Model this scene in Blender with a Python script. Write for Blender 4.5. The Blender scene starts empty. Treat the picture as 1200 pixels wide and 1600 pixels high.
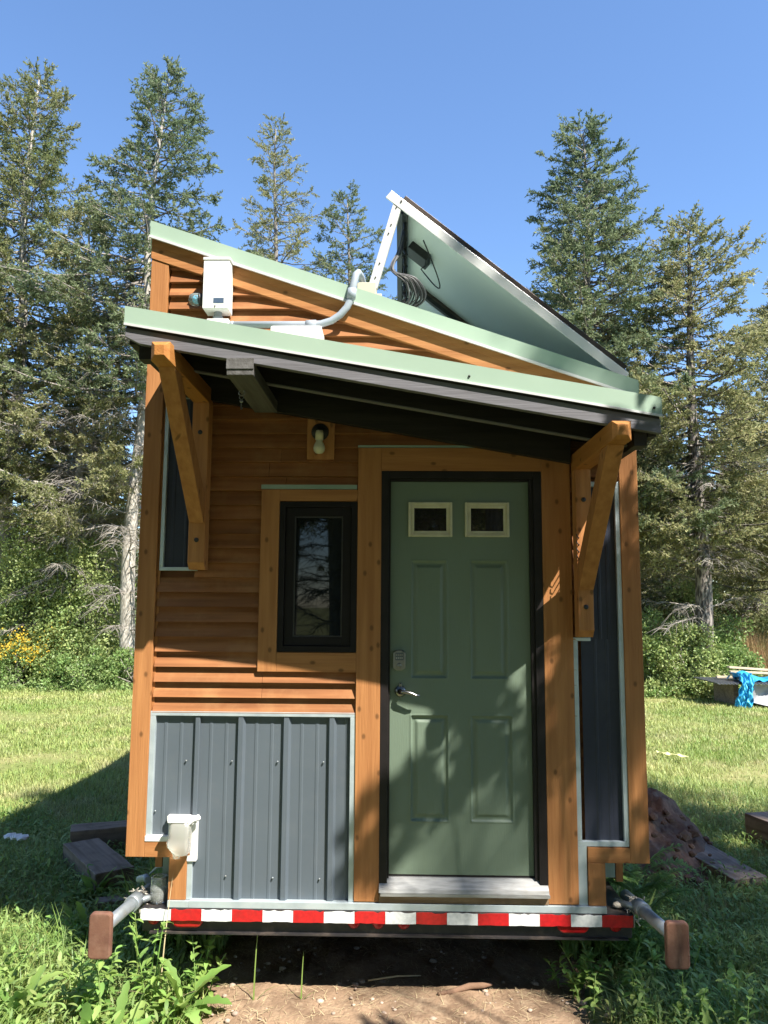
import bpy, math, random
import numpy as np
from mathutils import Vector, Matrix
R = math.radians
S = bpy.context.scene
col = S.collection
# ------------------------------------------------------------ camera
cam_d = bpy.data.cameras.new('camera'); cam = bpy.data.objects.new('camera', cam_d); col.objects.link(cam)
cam_d.sensor_fit = 'VERTICAL'; cam_d.sensor_height = 24.0; cam_d.lens = 24.0 * 1200 / 1600
cam_d.clip_end = 2000; cam_d.clip_start = .05
def cam_axes(p, y, r):
    cp, sp, cy, sy = math.cos(p), math.sin(p), math.cos(y), math.sin(y)
    f = Vector((sy * cp, cy * cp, sp)); rt = Vector((cy, -sy, 0)); up = rt.cross(f)
    c, s = math.cos(r), math.sin(r)
    return c * rt + s * up, -s * rt + c * up, f
rt, up, fw = cam_axes(.11834883, -.0202153, .00663199)
m = Matrix((rt, up, -fw)).transposed().to_4x4(); m.translation = Vector((0, -4.0, 1.95))
cam.matrix_world = m
S.camera = cam
# ------------------------------------------------------------ world, sun, exposure
SUN = Vector((.54, -.58, 1.0)).normalized()          # towards the sun
w = bpy.data.worlds.new('World'); S.world = w; w.use_nodes = True
nt = w.node_tree; nt.nodes.clear()
o_ = nt.nodes.new('ShaderNodeOutputWorld'); b_ = nt.nodes.new('ShaderNodeBackground'); s_ = nt.nodes.new('ShaderNodeTexSky')
s_.sky_type = 'NISHITA'; s_.sun_disc = False; s_.sun_elevation = math.asin(SUN.z); s_.sun_rotation = math.atan2(SUN.x, SUN.y)
s_.air_density = 1.05; s_.dust_density = 0; s_.ozone_density = 6.5; s_.altitude = 300
b_.inputs['Strength'].default_value = .115
nt.links.new(s_.outputs[0], b_.inputs[0]); nt.links.new(b_.outputs[0], o_.inputs[0])
sd = bpy.data.lights.new('sun', 'SUN'); sd.energy = 5.0; sd.angle = R(.53); sd.color = (1, .95, .86)
sun = bpy.data.objects.new('sun', sd); col.objects.link(sun); sun.rotation_euler = SUN.to_track_quat('Z', 'Y').to_euler(); sun.location = (6, -8, 14)
S.view_settings.view_transform = 'Standard'; S.view_settings.look = 'None'; S.view_settings.gamma = 1; S.view_settings.exposure = 1.33
S.cycles.max_bounces = 6; S.cycles.transparent_max_bounces = 8
S.cycles.use_denoising = True

# ------------------------------------------------------------ materials
def mat(name, c1, c2=None, rough=.6, metal=0., scale=4., stretch=(1, 1, 1), bump=0., bscale=40., bstretch=None,
        island=0., hue=0., trans=0., spec=.5, detail=6, lo=.35, hi=.65, knots=0., clear=0., ior=None, transmission=0., dirt=None, dscale=3., damt=.5):
    M = bpy.data.materials.new(name); M.use_nodes = True; t = M.node_tree; N = t.nodes; L = t.links
    P = N['Principled BSDF']; P.inputs['Roughness'].default_value = rough; P.inputs['Metallic'].default_value = metal
    P.inputs['Specular IOR Level'].default_value = spec
    if clear: P.inputs['Coat Weight'].default_value = clear; P.inputs['Coat Roughness'].default_value = .15
    if transmission: P.inputs['Transmission Weight'].default_value = transmission
    if ior: P.inputs['IOR'].default_value = ior
    tc = N.new('ShaderNodeTexCoord'); mp = N.new('ShaderNodeMapping'); mp.inputs['Scale'].default_value = stretch
    L.new(tc.outputs['Object'], mp.inputs[0])
    c2 = c2 or tuple(v * .8 for v in c1)
    ns = N.new('ShaderNodeTexNoise'); ns.inputs['Scale'].default_value = scale; ns.inputs['Detail'].default_value = detail
    L.new(mp.outputs[0], ns.inputs['Vector'])
    rp = N.new('ShaderNodeValToRGB'); rp.color_ramp.elements[0].position = lo; rp.color_ramp.elements[1].position = hi
    rp.color_ramp.elements[0].color = (*c1, 1); rp.color_ramp.elements[1].color = (*c2, 1)
    L.new(ns.outputs[0], rp.inputs[0]); out = rp.outputs[0]
    def mix(a, fac, colr):
        mx = N.new('ShaderNodeMix'); mx.data_type = 'RGBA'
        L.new(a, mx.inputs[6]); L.new(fac, mx.inputs[0]); mx.inputs[7].default_value = (*colr, 1)
        return mx.outputs[2]
    if knots:
        vo = N.new('ShaderNodeTexVoronoi'); vo.inputs['Scale'].default_value = 1
        vo.voronoi_dimensions = '2D'; ax = list(stretch).index(min(stretch)); sx = N.new('ShaderNodeSeparateXYZ'); L.new(tc.outputs['Object'], sx.inputs[0])
        ot = [q for q in range(3) if q != ax]; ad = N.new('ShaderNodeMath'); ad.operation = 'ADD'; L.new(sx.outputs[ot[0]], ad.inputs[0]); L.new(sx.outputs[ot[1]], ad.inputs[1])
        cb = N.new('ShaderNodeCombineXYZ'); L.new(ad.outputs[0], cb.inputs[0]); L.new(sx.outputs[ax], cb.inputs[1])
        mk = N.new('ShaderNodeMapping'); mk.inputs['Scale'].default_value = (2.3 * knots, 1.5 * knots, 1); L.new(cb.outputs[0], mk.inputs[0]); L.new(mk.outputs[0], vo.inputs['Vector'])
        mr = N.new('ShaderNodeMapRange'); mr.inputs[1].default_value = .035; mr.inputs[2].default_value = .085; mr.inputs[3].default_value = .75; mr.inputs[4].default_value = 0
        L.new(vo.outputs['Distance'], mr.inputs[0]); out = mix(out, mr.outputs[0], tuple(v * .25 for v in c1))
    if dirt:
        n2 = N.new('ShaderNodeTexNoise'); n2.inputs['Scale'].default_value = dscale; n2.inputs['Detail'].default_value = 9; n2.inputs['Roughness'].default_value = .65
        L.new(tc.outputs['Object'], n2.inputs['Vector'])
        mr = N.new('ShaderNodeMapRange'); mr.inputs[1].default_value = .5; mr.inputs[2].default_value = .72; mr.inputs[3].default_value = 0; mr.inputs[4].default_value = damt
        L.new(n2.outputs[0], mr.inputs[0]); out = mix(out, mr.outputs[0], dirt)
    if island or hue:
        ge = N.new('ShaderNodeNewGeometry'); hs = N.new('ShaderNodeHueSaturation')
        mr = N.new('ShaderNodeMapRange'); mr.inputs[3].default_value = 1 - island; mr.inputs[4].default_value = 1 + island
        L.new(ge.outputs['Random Per Island'], mr.inputs[0]); L.new(mr.outputs[0], hs.inputs['Value'])
        if hue:
            wn = N.new('ShaderNodeTexWhiteNoise'); wn.noise_dimensions = '1D'; L.new(ge.outputs['Random Per Island'], wn.inputs['W'])
            m2 = N.new('ShaderNodeMapRange'); m2.inputs[3].default_value = .5 - hue; m2.inputs[4].default_value = .5 + hue
            L.new(wn.outputs[0], m2.inputs[0]); L.new(m2.outputs[0], hs.inputs['Hue'])
        L.new(out, hs.inputs['Color']); out = hs.outputs[0]
    L.new(out, P.inputs['Base Color'])
    if bump:
        nb = N.new('ShaderNodeTexNoise'); nb.inputs['Scale'].default_value = bscale; nb.inputs['Detail'].default_value = 8
        mb = N.new('ShaderNodeMapping'); mb.inputs['Scale'].default_value = bstretch or stretch
        L.new(tc.outputs['Object'], mb.inputs[0]); L.new(mb.outputs[0], nb.inputs['Vector'])
        bu = N.new('ShaderNodeBump'); bu.inputs['Strength'].default_value = bump; bu.inputs['Distance'].default_value = .01
        L.new(nb.outputs[0], bu.inputs['Height']); L.new(bu.outputs[0], P.inputs['Normal'])
    if trans:
        tr = N.new('ShaderNodeBsdfTranslucent'); ms = N.new('ShaderNodeMixShader'); ms.inputs[0].default_value = trans
        L.new(out, tr.inputs[0]); L.new(P.outputs[0], ms.inputs[1]); L.new(tr.outputs[0], ms.inputs[2])
        L.new(ms.outputs[0], N['Material Output'].inputs[0])
    return M
CED1, CED2 = (.45, .203, .075), (.31, .127, .045)
def wood(name, axis, a=CED1, b=CED2, bump=.22, **k):
    st = [14., 14., 14.]; st['xyz'.index(axis)] = .8
    return mat(name, a, b, rough=.62, scale=2.2, stretch=tuple(st), bump=bump, bscale=9, island=.09, spec=.2, lo=.3, hi=.72, **k)
W = {}
W['cedar_v'] = wood('cedar stain vertical', 'z', knots=3.0)
W['cedar_h'] = wood('cedar stain horizontal', 'x', knots=3.0)
W['cedar_s'] = wood('cedar siding', 'x', (.36, .152, .058), (.20, .078, .030), dirt=(.55, .33, .15), dscale=5, damt=.25, bump=.08)
W['cedar_y'] = wood('cedar stain beam', 'y', (.46, .20, .055), (.34, .13, .032), knots=3.0)
W['grey_x'] = wood('dark stained fascia timber', 'x', (.175, .17, .185), (.13, .125, .135))
W['grey_y'] = wood('dark stained beam timber', 'y', (.15, .145, .14), (.07, .065, .06))
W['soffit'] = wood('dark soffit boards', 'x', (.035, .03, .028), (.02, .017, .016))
W['old'] = wood('weathered sill board', 'x', (.36, .25, .15), (.16, .10, .06), dirt=(.08, .05, .03), dscale=8, damt=.6)
W['timber'] = wood('old grey timber', 'x', (.30, .24, .20), (.15, .11, .085), dirt=(.04, .03, .02), dscale=6, damt=.6)
M_green = mat('sage green painted metal', (.33, .43, .34), (.30, .40, .315), rough=.34, spec=.5, scale=3, bump=.04, bscale=6)
M_flash = mat('pale green metal flashing', (.22, .30, .25), (.28, .34, .3), rough=.5)
M_galv = mat('galvanised trim metal', (.50, .56, .58), (.40, .46, .49), rough=.42, metal=.35, scale=12, bump=.05)
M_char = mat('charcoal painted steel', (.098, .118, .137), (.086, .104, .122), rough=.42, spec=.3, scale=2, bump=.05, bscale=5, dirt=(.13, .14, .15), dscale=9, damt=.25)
M_side = mat('dark side panel steel', (.030, .034, .052), (.024, .027, .042), rough=.42, spec=.3, scale=2, dirt=(.06, .065, .08), dscale=8, damt=.3)  # side panels only: darker and bluer than the charcoal sheet
M_door = mat('sage green door paint', (.145, .190, .140), (.13, .172, .126), rough=.42, scale=2, bump=.12, bscale=14, bstretch=(14, 14, 1.2), dirt=(.15, .19, .13), dscale=4, damt=.2)
M_black = mat('black painted frame', (.012, .010, .010), (.018, .014, .014), rough=.5, scale=10, spec=.25)
M_brown = mat('dark brown window frame', (.009, .007, .007), (.013, .010, .010), rough=.5, scale=10, spec=.2)
M_glass = mat('dark window glass', (.006, .008, .009), (.008, .01, .011), rough=.02, spec=.35, scale=3)
M_glass2 = mat('door light glass', (.012, .012, .014), (.018, .014, .014), rough=.015, spec=1.0, scale=12)
M_cream = mat('cream plastic glazing bead', (.62, .57, .40), (.5, .46, .32), rough=.5, scale=15)
M_alu = mat('aluminium threshold', (.36, .36, .355), (.24, .24, .235), rough=.45, metal=.4, scale=10, stretch=(1, 8, 8), dirt=(.25, .22, .18), dscale=7, damt=.5)
M_whalu = mat('white aluminium rail', (.80, .80, .79), (.70, .70, .69), rough=.32, metal=.3, scale=6)
M_chrome = mat('satin nickel', (.30, .30, .30), (.22, .22, .22), rough=.28, metal=1, scale=10)
M_white = mat('white painted metal', (.80, .79, .77), (.72, .71, .69), rough=.45, scale=8, dirt=(.5, .48, .42), dscale=10, damt=.3)
M_pvc = mat('grey pvc pipe', (.34, .38, .43), (.29, .33, .38), rough=.4, scale=10)
M_beige = mat('beige bracket foot', (.55, .52, .42), (.45, .42, .33), rough=.6)
M_bulb = mat('frosted bulb glass', (.62, .60, .48), (.55, .52, .4), rough=.25, scale=5)
M_blk = mat('matt black plastic', (.012, .012, .013), (.02, .02, .02), rough=.5)
M_cable = mat('grey black cable', (.13, .13, .14), (.08, .08, .085), rough=.4)
M_red = mat('red reflective tape', (.52, .012, .016), (.40, .01, .014), rough=.32, scale=60, spec=.6, dirt=(.25, .02, .02), dscale=20, damt=.5)
M_wht = mat('white reflective tape', (.78, .78, .76), (.66, .67, .66), rough=.32, scale=60, spec=.6, dirt=(.42, .44, .43), dscale=14, damt=.6)
M_lens = mat('red lamp lens', (.42, .008, .012), (.3, .006, .01), rough=.15, scale=30, clear=.5)
M_steel = mat('black trailer steel', (.018, .017, .019), (.035, .03, .028), rough=.5, scale=12, bump=.2, dirt=(.12, .09, .07), dscale=12, damt=.5)
M_rust = mat('rusty brown plate', (.17, .078, .048), (.12, .05, .032), rough=.75, scale=9, bump=.15, bscale=60, dirt=(.26, .15, .1), dscale=14, damt=.5)
M_pipe = mat('dull galvanised tube', (.30, .33, .35), (.22, .24, .25), rough=.45, metal=.5, scale=12, dirt=(.3, .27, .2), dscale=12, damt=.5)
M_cell = mat('solar cell face', (.01, .012, .03), (.015, .018, .04), rough=.1)
M_back = mat('panel backsheet', (.80, .84, .78), (.74, .79, .73), rough=.4, scale=1.5)
M_frame = mat('dark bronze anodised frame', (.09, .07, .06), (.12, .10, .085), rough=.35, metal=.6)
M_tarp = mat('blue tarpaulin', (.05, .42, .68), (.03, .32, .58), rough=.45, bump=.5, bscale=8, trans=.15)
M_silver = mat('silver tarpaulin', (.40, .40, .42), (.25, .25, .27), rough=.4, bump=.6, bscale=6)
M_lumber = mat('pale cut lumber', (.60, .50, .36), (.45, .36, .25), rough=.7, island=.2)
M_rope = mat('pale frayed rope', (.55, .50, .42), (.4, .36, .3), rough=.9, bump=.6, bscale=200)
M_rub = mat('corrugated dark roofing', (.10, .105, .12), (.08, .085, .10), rough=.4)
def clearglass(name, c, rough, tr):
    M = mat(name, c, c, rough=rough, transmission=tr, ior=1.3); return M
M_jar = clearglass('clear jar glass', (.92, .95, .92), .03, .86)
M_frost = clearglass('frosted plastic', (.88, .88, .82), .25, .72)
M_dome = clearglass('clear dome glass', (.75, .85, .85), .03, .85)
M_blue = mat('bright blue plastic', (.03, .35, .55), (.03, .3, .5), rough=.4)
M_grass = mat('grass blades', (.25, .345, .085), (.39, .425, .15), rough=.55, scale=.55, island=.28, hue=.022, trans=.35, lo=.38, hi=.62, dirt=(.54, .48, .27), dscale=1.7, damt=.9)
M_lush = mat('lush grass and weeds', (.19, .31, .07), (.30, .40, .13), rough=.5, scale=1.5, island=.3, hue=.02, trans=.4)
M_weed = mat('broad weed leaves', (.20, .34, .07), (.31, .44, .13), rough=.45, scale=2, island=.3, hue=.02, trans=.4)
M_dry = mat('dry straw', (.52, .42, .25), (.38, .30, .17), rough=.8, island=.3, scale=4)
M_needle = mat('spruce needles', (.165, .20, .080), (.28, .285, .125), rough=.6, scale=.55, island=.4, hue=.025, trans=.45, spec=.3)
M_needleb = mat('blue spruce needles', (.14, .19, .10), (.24, .275, .14), rough=.6, scale=.55, island=.4, hue=.02, trans=.45, spec=.3)
M_needley = mat('olive spruce needles', (.225, .245, .105), (.36, .345, .17), rough=.6, scale=.6, island=.4, hue=.025, trans=.45, spec=.3)
M_leaf = mat('shrub leaves', (.24, .32, .10), (.37, .42, .16), rough=.5, scale=.8, island=.35, hue=.02, trans=.35)
M_leaf2 = mat('fresh shrub leaves', (.19, .29, .08), (.29, .39, .14), rough=.5, scale=.9, island=.3, hue=.02, trans=.4)
M_bark = mat('grey spruce bark', (.26, .235, .205), (.12, .10, .085), rough=.9, scale=4, stretch=(6, 6, 1.5), bump=1, bscale=5, lo=.4, hi=.62)
M_barkd = mat('dark flaking bark', (.30, .26, .23), (.06, .05, .045), rough=.9, scale=5, stretch=(4, 4, 1.2), bump=1, bscale=6, lo=.42, hi=.56)
M_barkl = mat('pale lichen bark', (.52, .48, .42), (.25, .22, .18), rough=.9, scale=4, stretch=(6, 6, 2.5), bump=1, bscale=5)
M_dead = mat('bleached dead twigs', (.34, .31, .27), (.20, .175, .15), rough=.9, scale=2, island=.3)
M_gold = mat('goldenrod flowers', (.62, .42, .03), (.5, .34, .03), rough=.7, island=.25, trans=.2)
M_redg = mat('reddish seed grass', (.38, .20, .11), (.30, .26, .10), rough=.8, island=.3, trans=.3)
M_dirt = mat('bare dirt', (.31, .21, .135), (.17, .11, .07), rough=.95, scale=5, bump=1, bscale=45, dirt=(.40, .30, .20), dscale=14, damt=.6, spec=.2)
M_soil = mat('dark mound soil', (.17, .10, .07), (.09, .05, .035), rough=.95, scale=6, bump=1, bscale=30, dirt=(.30, .2, .13), dscale=12, damt=.6, spec=.2)
M_turf = mat('lawn soil and thatch', (.15, .18, .055), (.23, .235, .09), rough=.95, scale=.8, bump=1, bscale=25, dirt=(.34, .28, .14), dscale=1.1, damt=.6, spec=.2)
M_stone = mat('pale stones', (.42, .33, .26), (.3, .22, .17), rough=.9, bump=.5, island=.3)

# ------------------------------------------------------------ mesh building
class MB:
    def __init__(s): s.v = []; s.f = []; s.sm = []
    def add(s, vs, fs, smooth=False):
        n = len(s.v); s.v += [tuple(q) for q in vs]; s.f += [tuple(i + n for i in f) for f in fs]; s.sm += [smooth] * len(fs); return s
    def box(s, x0, x1, y0, y1, z0, z1):
        return s.add([(x0, y0, z0), (x1, y0, z0), (x1, y1, z0), (x0, y1, z0), (x0, y0, z1), (x1, y0, z1), (x1, y1, z1), (x0, y1, z1)],
                     [(0, 3, 2, 1), (4, 5, 6, 7), (0, 1, 5, 4), (1, 2, 6, 5), (2, 3, 7, 6), (3, 0, 4, 7)])
    def prism(s, pts, y0, y1):      # polygon in x,z extruded along y (pts counter-clockwise seen from -y)
        n = len(pts); vs = [(x, y0, z) for x, z in pts] + [(x, y1, z) for x, z in pts]
        fs = [tuple(range(n)), tuple(range(2 * n - 1, n - 1, -1))] + [(i, i + n, (i + 1) % n + n, (i + 1) % n) for i in range(n)]
        return s.add(vs, fs)
    def prismx(s, pts, x0, x1, x1b=None):      # polygon in y,z extruded along x
        n = len(pts); vs = [(x0, y, z) for y, z in pts] + [(x1, y, z) for y, z in pts]
        fs = [tuple(range(n)), tuple(range(2 * n - 1, n - 1, -1))] + [(i, i + n, (i + 1) % n + n, (i + 1) % n) for i in range(n)]
        return s.add(vs, fs)
    def tube(s, pts, r, n=10, cap=True, smooth=True):
        pts = [Vector(p) for p in pts]; k = len(pts); rs = r if isinstance(r, (list, tuple)) else [r] * k
        d0 = (pts[1] - pts[0]).normalized(); u = d0.orthogonal().normalized(); vs = []
        for i, p in enumerate(pts):
            d = (pts[min(i + 1, k - 1)] - pts[max(i - 1, 0)]).normalized()
            u = (u - d * u.dot(d)).normalized(); v = d.cross(u)
            for j in range(n):
                a = 2 * math.pi * j / n; vs.append(p + (u * math.cos(a) + v * math.sin(a)) * rs[i])
        fs = [(i * n + j, i * n + (j + 1) % n, (i + 1) * n + (j + 1) % n, (i + 1) * n + j) for i in range(k - 1) for j in range(n)]
        s.add(vs, fs, smooth)
        if cap: 
            b = len(s.v) - len(vs); s.f.append(tuple(b + j for j in range(n - 1, -1, -1))); s.f.append(tuple(b + (k - 1) * n + j for j in range(n))); s.sm += [False] * 2
        return s
    def lathe(s, prof, o, axis='z', n=24, smooth=True):      # prof = (radius, height)
        vs = []
        for r, h in prof:
            for j in range(n):
                a = 2 * math.pi * j / n; c, q = r * math.cos(a), r * math.sin(a)
                p = {'z': (c, q, h), 'y': (c, -h, q), 'x': (-h, c, q)}[axis]
                vs.append((o[0] + p[0], o[1] + p[1], o[2] + p[2]))
        k = len(prof); fs = [(i * n + j, i * n + (j + 1) % n, (i + 1) * n + (j + 1) % n, (i + 1) * n + j) for i in range(k - 1) for j in range(n)]
        return s.add(vs, fs, smooth)
    def beam(s, a, b, w_, h_, side=(1, 0, 0)):    # square bar from a to b; side = width direction
        a, b = Vector(a), Vector(b); d = (b - a).normalized(); sx = Vector(side); sx = (sx - d * sx.dot(d)).normalized(); u = d.cross(sx)
        vs = [p + sx * (i * w_ / 2) + u * (j * h_ / 2) for p in (a, b) for i, j in ((-1, -1), (1, -1), (1, 1), (-1, 1))]
        return s.add(vs, [(0, 3, 2, 1), (4, 5, 6, 7), (0, 1, 5, 4), (1, 2, 6, 5), (2, 3, 7, 6), (3, 0, 4, 7)])
def origin(o):
    l = Vector((0, 0, 0))
    while o: l += o.location; o = o.parent
    return l
def link(name, me, material, parent=None, bevel=0):
    o = bpy.data.objects.new(name, me); col.objects.link(o)
    if material: me.materials.append(material)
    if parent: o.location = -origin(parent) if origin(parent).length > 0 else (0, 0, 0); o.parent = parent
    if bevel:
        b = o.modifiers.new('bevel', 'BEVEL'); b.width = bevel; b.segments = 2; b.limit_method = 'ANGLE'; b.angle_limit = R(40)
    return o
def build(name, mb, material, parent=None, bevel=0):
    me = bpy.data.meshes.new(name); me.from_pydata(mb.v, [], mb.f); me.polygons.foreach_set('use_smooth', mb.sm); me.update()
    import bmesh
    bm = bmesh.new(); bm.from_mesh(me); bmesh.ops.recalc_face_normals(bm, faces=bm.faces); bm.to_mesh(me); bm.free()
    return link(name, me, material, parent, bevel)
def npmesh(name, V, F, material, parent=None, smooth=False):
    V = np.asarray(V, dtype=np.float32); F = np.asarray(F, dtype=np.int32)
    me = bpy.data.meshes.new(name); me.vertices.add(len(V)); me.vertices.foreach_set('co', V.ravel())
    k = F.shape[1]; me.loops.add(F.size); me.loops.foreach_set('vertex_index', F.ravel())
    me.polygons.add(len(F)); me.polygons.foreach_set('loop_start', np.arange(0, F.size, k, dtype=np.int32))
    me.polygons.foreach_set('loop_total', np.full(len(F), k, dtype=np.int32))
    if smooth: me.polygons.foreach_set('use_smooth', np.ones(len(F), dtype=bool))
    me.update(); me.validate()
    return link(name, me, material, parent)
def tag(o, label=None, cat=None, group=None, kind=None):
    if label: o['label'] = label
    if cat: o['category'] = cat
    if group: o['group'] = group
    if kind: o['kind'] = kind
    return o
def empty(name, loc, label, cat, group=None, rz=0):
    o = bpy.data.objects.new(name, None); col.objects.link(o); o.location = loc; o.rotation_euler = (0, 0, rz); o.empty_display_size = .2
    return tag(o, label, cat, group)
def copy_tree(o, parent=None):
    c = o.copy(); col.objects.link(c); c.parent = parent
    for ch in o.children: copy_tree(ch, c)
    return c

# ------------------------------------------------------------ ground
def sst(a, b, x): t = np.clip((x - a) / (b - a), 0, 1); return t * t * (3 - 2 * t)
def gz(x, y):
    x = np.asarray(x, float); y = np.asarray(y, float)
    z = .018 * np.sin(x * 1.7 + y * .9) + .014 * np.sin(y * 2.3 - x * 1.1 + 1) + .05 * np.sin(x * .23) * np.sin(y * .31)
    z *= sst(.2, 2.5, np.hypot(np.maximum(np.abs(x) - 1.2, 0), np.maximum(-y, 0) * .3) + .2)
    z += .85 * sst(4.6, 6.4, x) * sst(12.2, 15.5, y) * (1 - .5 * sst(7.4, 9.5, x))
    z += .10 * sst(-1.3, -2.6, x) * sst(.6, -.6, y)
    return z
gx = np.unique(np.concatenate([np.linspace(-400, -12, 14), np.linspace(-12, 12, 121), np.linspace(12, 400, 14)]))
gy = np.unique(np.concatenate([np.linspace(-300, -5, 12), np.linspace(-5, 18, 116), np.linspace(18, 600, 14)]))
X, Y = np.meshgrid(gx, gy); nx, ny = len(gx), len(gy)
Vg = np.stack([X, Y, gz(X, Y)], -1).reshape(-1, 3)
ii, jj = np.meshgrid(np.arange(nx - 1), np.arange(ny - 1)); q = (jj * nx + ii).ravel()
g = npmesh('ground', Vg, np.stack([q, q + 1, q + nx + 1, q + nx], -1), M_turf, smooth=True); tag(g, kind='structure')

# bare dirt in front of and under the trailer
rng = np.random.default_rng(5)
def dirt_edge(t):   # closed outline radius factor
    return 1 + .05 * np.sin(5 * t + 1) + .04 * np.sin(11 * t) + .03 * np.sin(17 * t + 2)
nr, na = 46, 220
rr = np.linspace(0, 1, nr)[:, None]; tt = np.linspace(0, 2 * math.pi, na, endpoint=False)[None, :]
sx_ = np.sign(np.cos(tt)) * np.abs(np.cos(tt)) ** .6; sy_ = np.sign(np.sin(tt)) * np.abs(np.sin(tt)) ** .6
DX = .05 + 1.06 * rr * sx_ * dirt_edge(tt); DY = 2.2 + 3.15 * rr * sy_ * dirt_edge(tt + 1)
nz = sum(a * np.sin(DX * f1 + p1) * np.sin(DY * f2 + p2) for a, f1, f2, p1, p2 in ((.010, 7, 9, 0, 1), (.007, 19, 15, 2, 0), (.004, 37, 43, 1, 3), (.003, 71, 63, 4, 1)))
DZ = gz(DX, DY) + .006 + (nz + .018) * sst(1, .85, rr + 0 * tt)
Vd = np.stack([DX, DY, DZ], -1).reshape(-1, 3)
i2, j2 = np.meshgrid(np.arange(na), np.arange(nr - 1)); a0 = (j2 * na + i2).ravel(); a1 = (j2 * na + (i2 + 1) % na).ravel()
tag(npmesh('dirt_path', Vd, np.stack([a0, a1, a1 + na, a0 + na], -1), M_dirt, smooth=True), kind='structure')

# ------------------------------------------------------------ strip leaves (grass, weeds) in numpy
def strips(P, az, L, Wd, pitch, curl, nseg=3, shape='blade', fold=0., roll=None):
    n = len(L); t = np.linspace(0, 1, nseg + 1)[None, :]
    ang = pitch[:, None] - curl[:, None] * t; dl = L[:, None] / nseg
    h = np.concatenate([np.zeros((n, 1)), np.cumsum(np.cos(ang[:, :-1]) * dl, 1)], 1); v = np.concatenate([np.zeros((n, 1)), np.cumsum(np.sin(ang[:, :-1]) * dl, 1)], 1)
    if shape == 'blade': wp = (1 - t) ** .7 + .04
    elif shape == 'leaf': wp = np.sin(np.pi * np.clip(t * .93 + .06, 0, 1)) ** .8 + .02
    elif shape == 'wavy': wp = (np.sin(np.pi * np.clip(t ** 1.4 * .9 + .07, 0, 1)) ** .7) * (1 + .22 * np.sin(t * 30)) + .03
    else: wp = np.ones_like(t)
    ww = Wd[:, None] * wp * .5
    ca, sa = np.cos(az)[:, None], np.sin(az)[:, None]
    ctr = np.stack([P[:, 0:1] + h * ca, P[:, 1:2] + h * sa, P[:, 2:3] + v], -1)
    side = np.stack([-sa * ww, ca * ww, fold * ww], -1)
    side2 = np.stack([sa * ww, -ca * ww, fold * ww], -1)
    cols = [ctr + side, ctr, ctr + side2] if fold else [ctr + side, ctr + side2]
    m_ = len(cols); V = np.stack(cols, 2).reshape(n, -1, 3)
    per = (nseg + 1) * m_; b = (np.arange(n) * per)[:, None]; F = []
    for s in range(nseg):
        for c in range(m_ - 1):
            i = s * m_ + c; F.append(np.stack([b[:, 0] + i, b[:, 0] + i + 1, b[:, 0] + i + m_ + 1, b[:, 0] + i + m_], -1))
    return V.reshape(-1, 3), np.stack(F, 1).reshape(-1, 4)
def join(parts):
    V = []; F = []; n = 0
    for v, f in parts: V.append(v); F.append(f + n); n += len(v)
    return np.concatenate(V), np.concatenate(F)
def in_dirt(x, y): return (np.abs(x - .05) < 1.02 + .07 * np.sin(y * 9) + .05 * np.sin(y * 23)) & (y > -1.1) & (y < 5.4)
def in_house(x, y): return (x > -1.2) & (x < 1.1) & (y > .2) & (y < 6.3)
def in_mound(x, y): return ((x - 1.85) / .62) ** 2 + ((y - 2.75) / 1.05) ** 2 < 1
def scatter(n, x0, x1, y0, y1, keep=None):
    x = rng.uniform(x0, x1, n); y = rng.uniform(y0, y1, n)
    k = ~in_dirt(x, y) & ~in_house(x, y) & ~in_mound(x, y)
    d = y + 4; k &= (np.abs(x) < .68 * d + 1.8) & ((np.abs(x) > .10 * d) | (y < 2))
    if keep is not None: k &= keep(x, y)
    return x[k], y[k]
parts = []
patch = lambda x, y: np.sin(x * 1.3 + 2 * np.sin(y * .7)) * np.sin(y * 1.1 + 1.5 * np.sin(x * .9 + 2))
for n, x0, x1, y0, y1, hh, ww, ns in ((115000, -5.5, 5.7, -1.6, 2.5, .10, .0065, 3), (150000, -8, 8.2, 2.5, 6.5, .085, .009, 3), (160000, -11, 11.5, 6.5, 11, .075, .013, 2), (150000, -14, 14.5, 11, 15.5, .08, .02, 2)):
    x, y = scatter(n, x0, x1, y0, y1); n = len(x); pp = patch(x, y)
    k = rng.random(n) < np.clip(1.05 - .7 * sst(.25, .8, pp), .2, 1); x, y, pp = x[k], y[k], pp[k]; n = len(x)
    L = hh * rng.uniform(.4, 1.3, n) * (1 - .35 * sst(.1, .8, pp))
    parts.append((strips(np.stack([x, y, gz(x, y) - .005], -1), rng.uniform(0, 6.283, n), L, ww * rng.uniform(.6, 1.3, n), rng.uniform(.6, 1.5, n), rng.uniform(0, 1.6, n), nseg=ns), ns))
V, F = join([p[0] for p in parts])
tag(npmesh('lawn_grass', V, F, M_grass), 'short mown lawn grass with dry patches around the small house', 'grass', kind='stuff')
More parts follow.
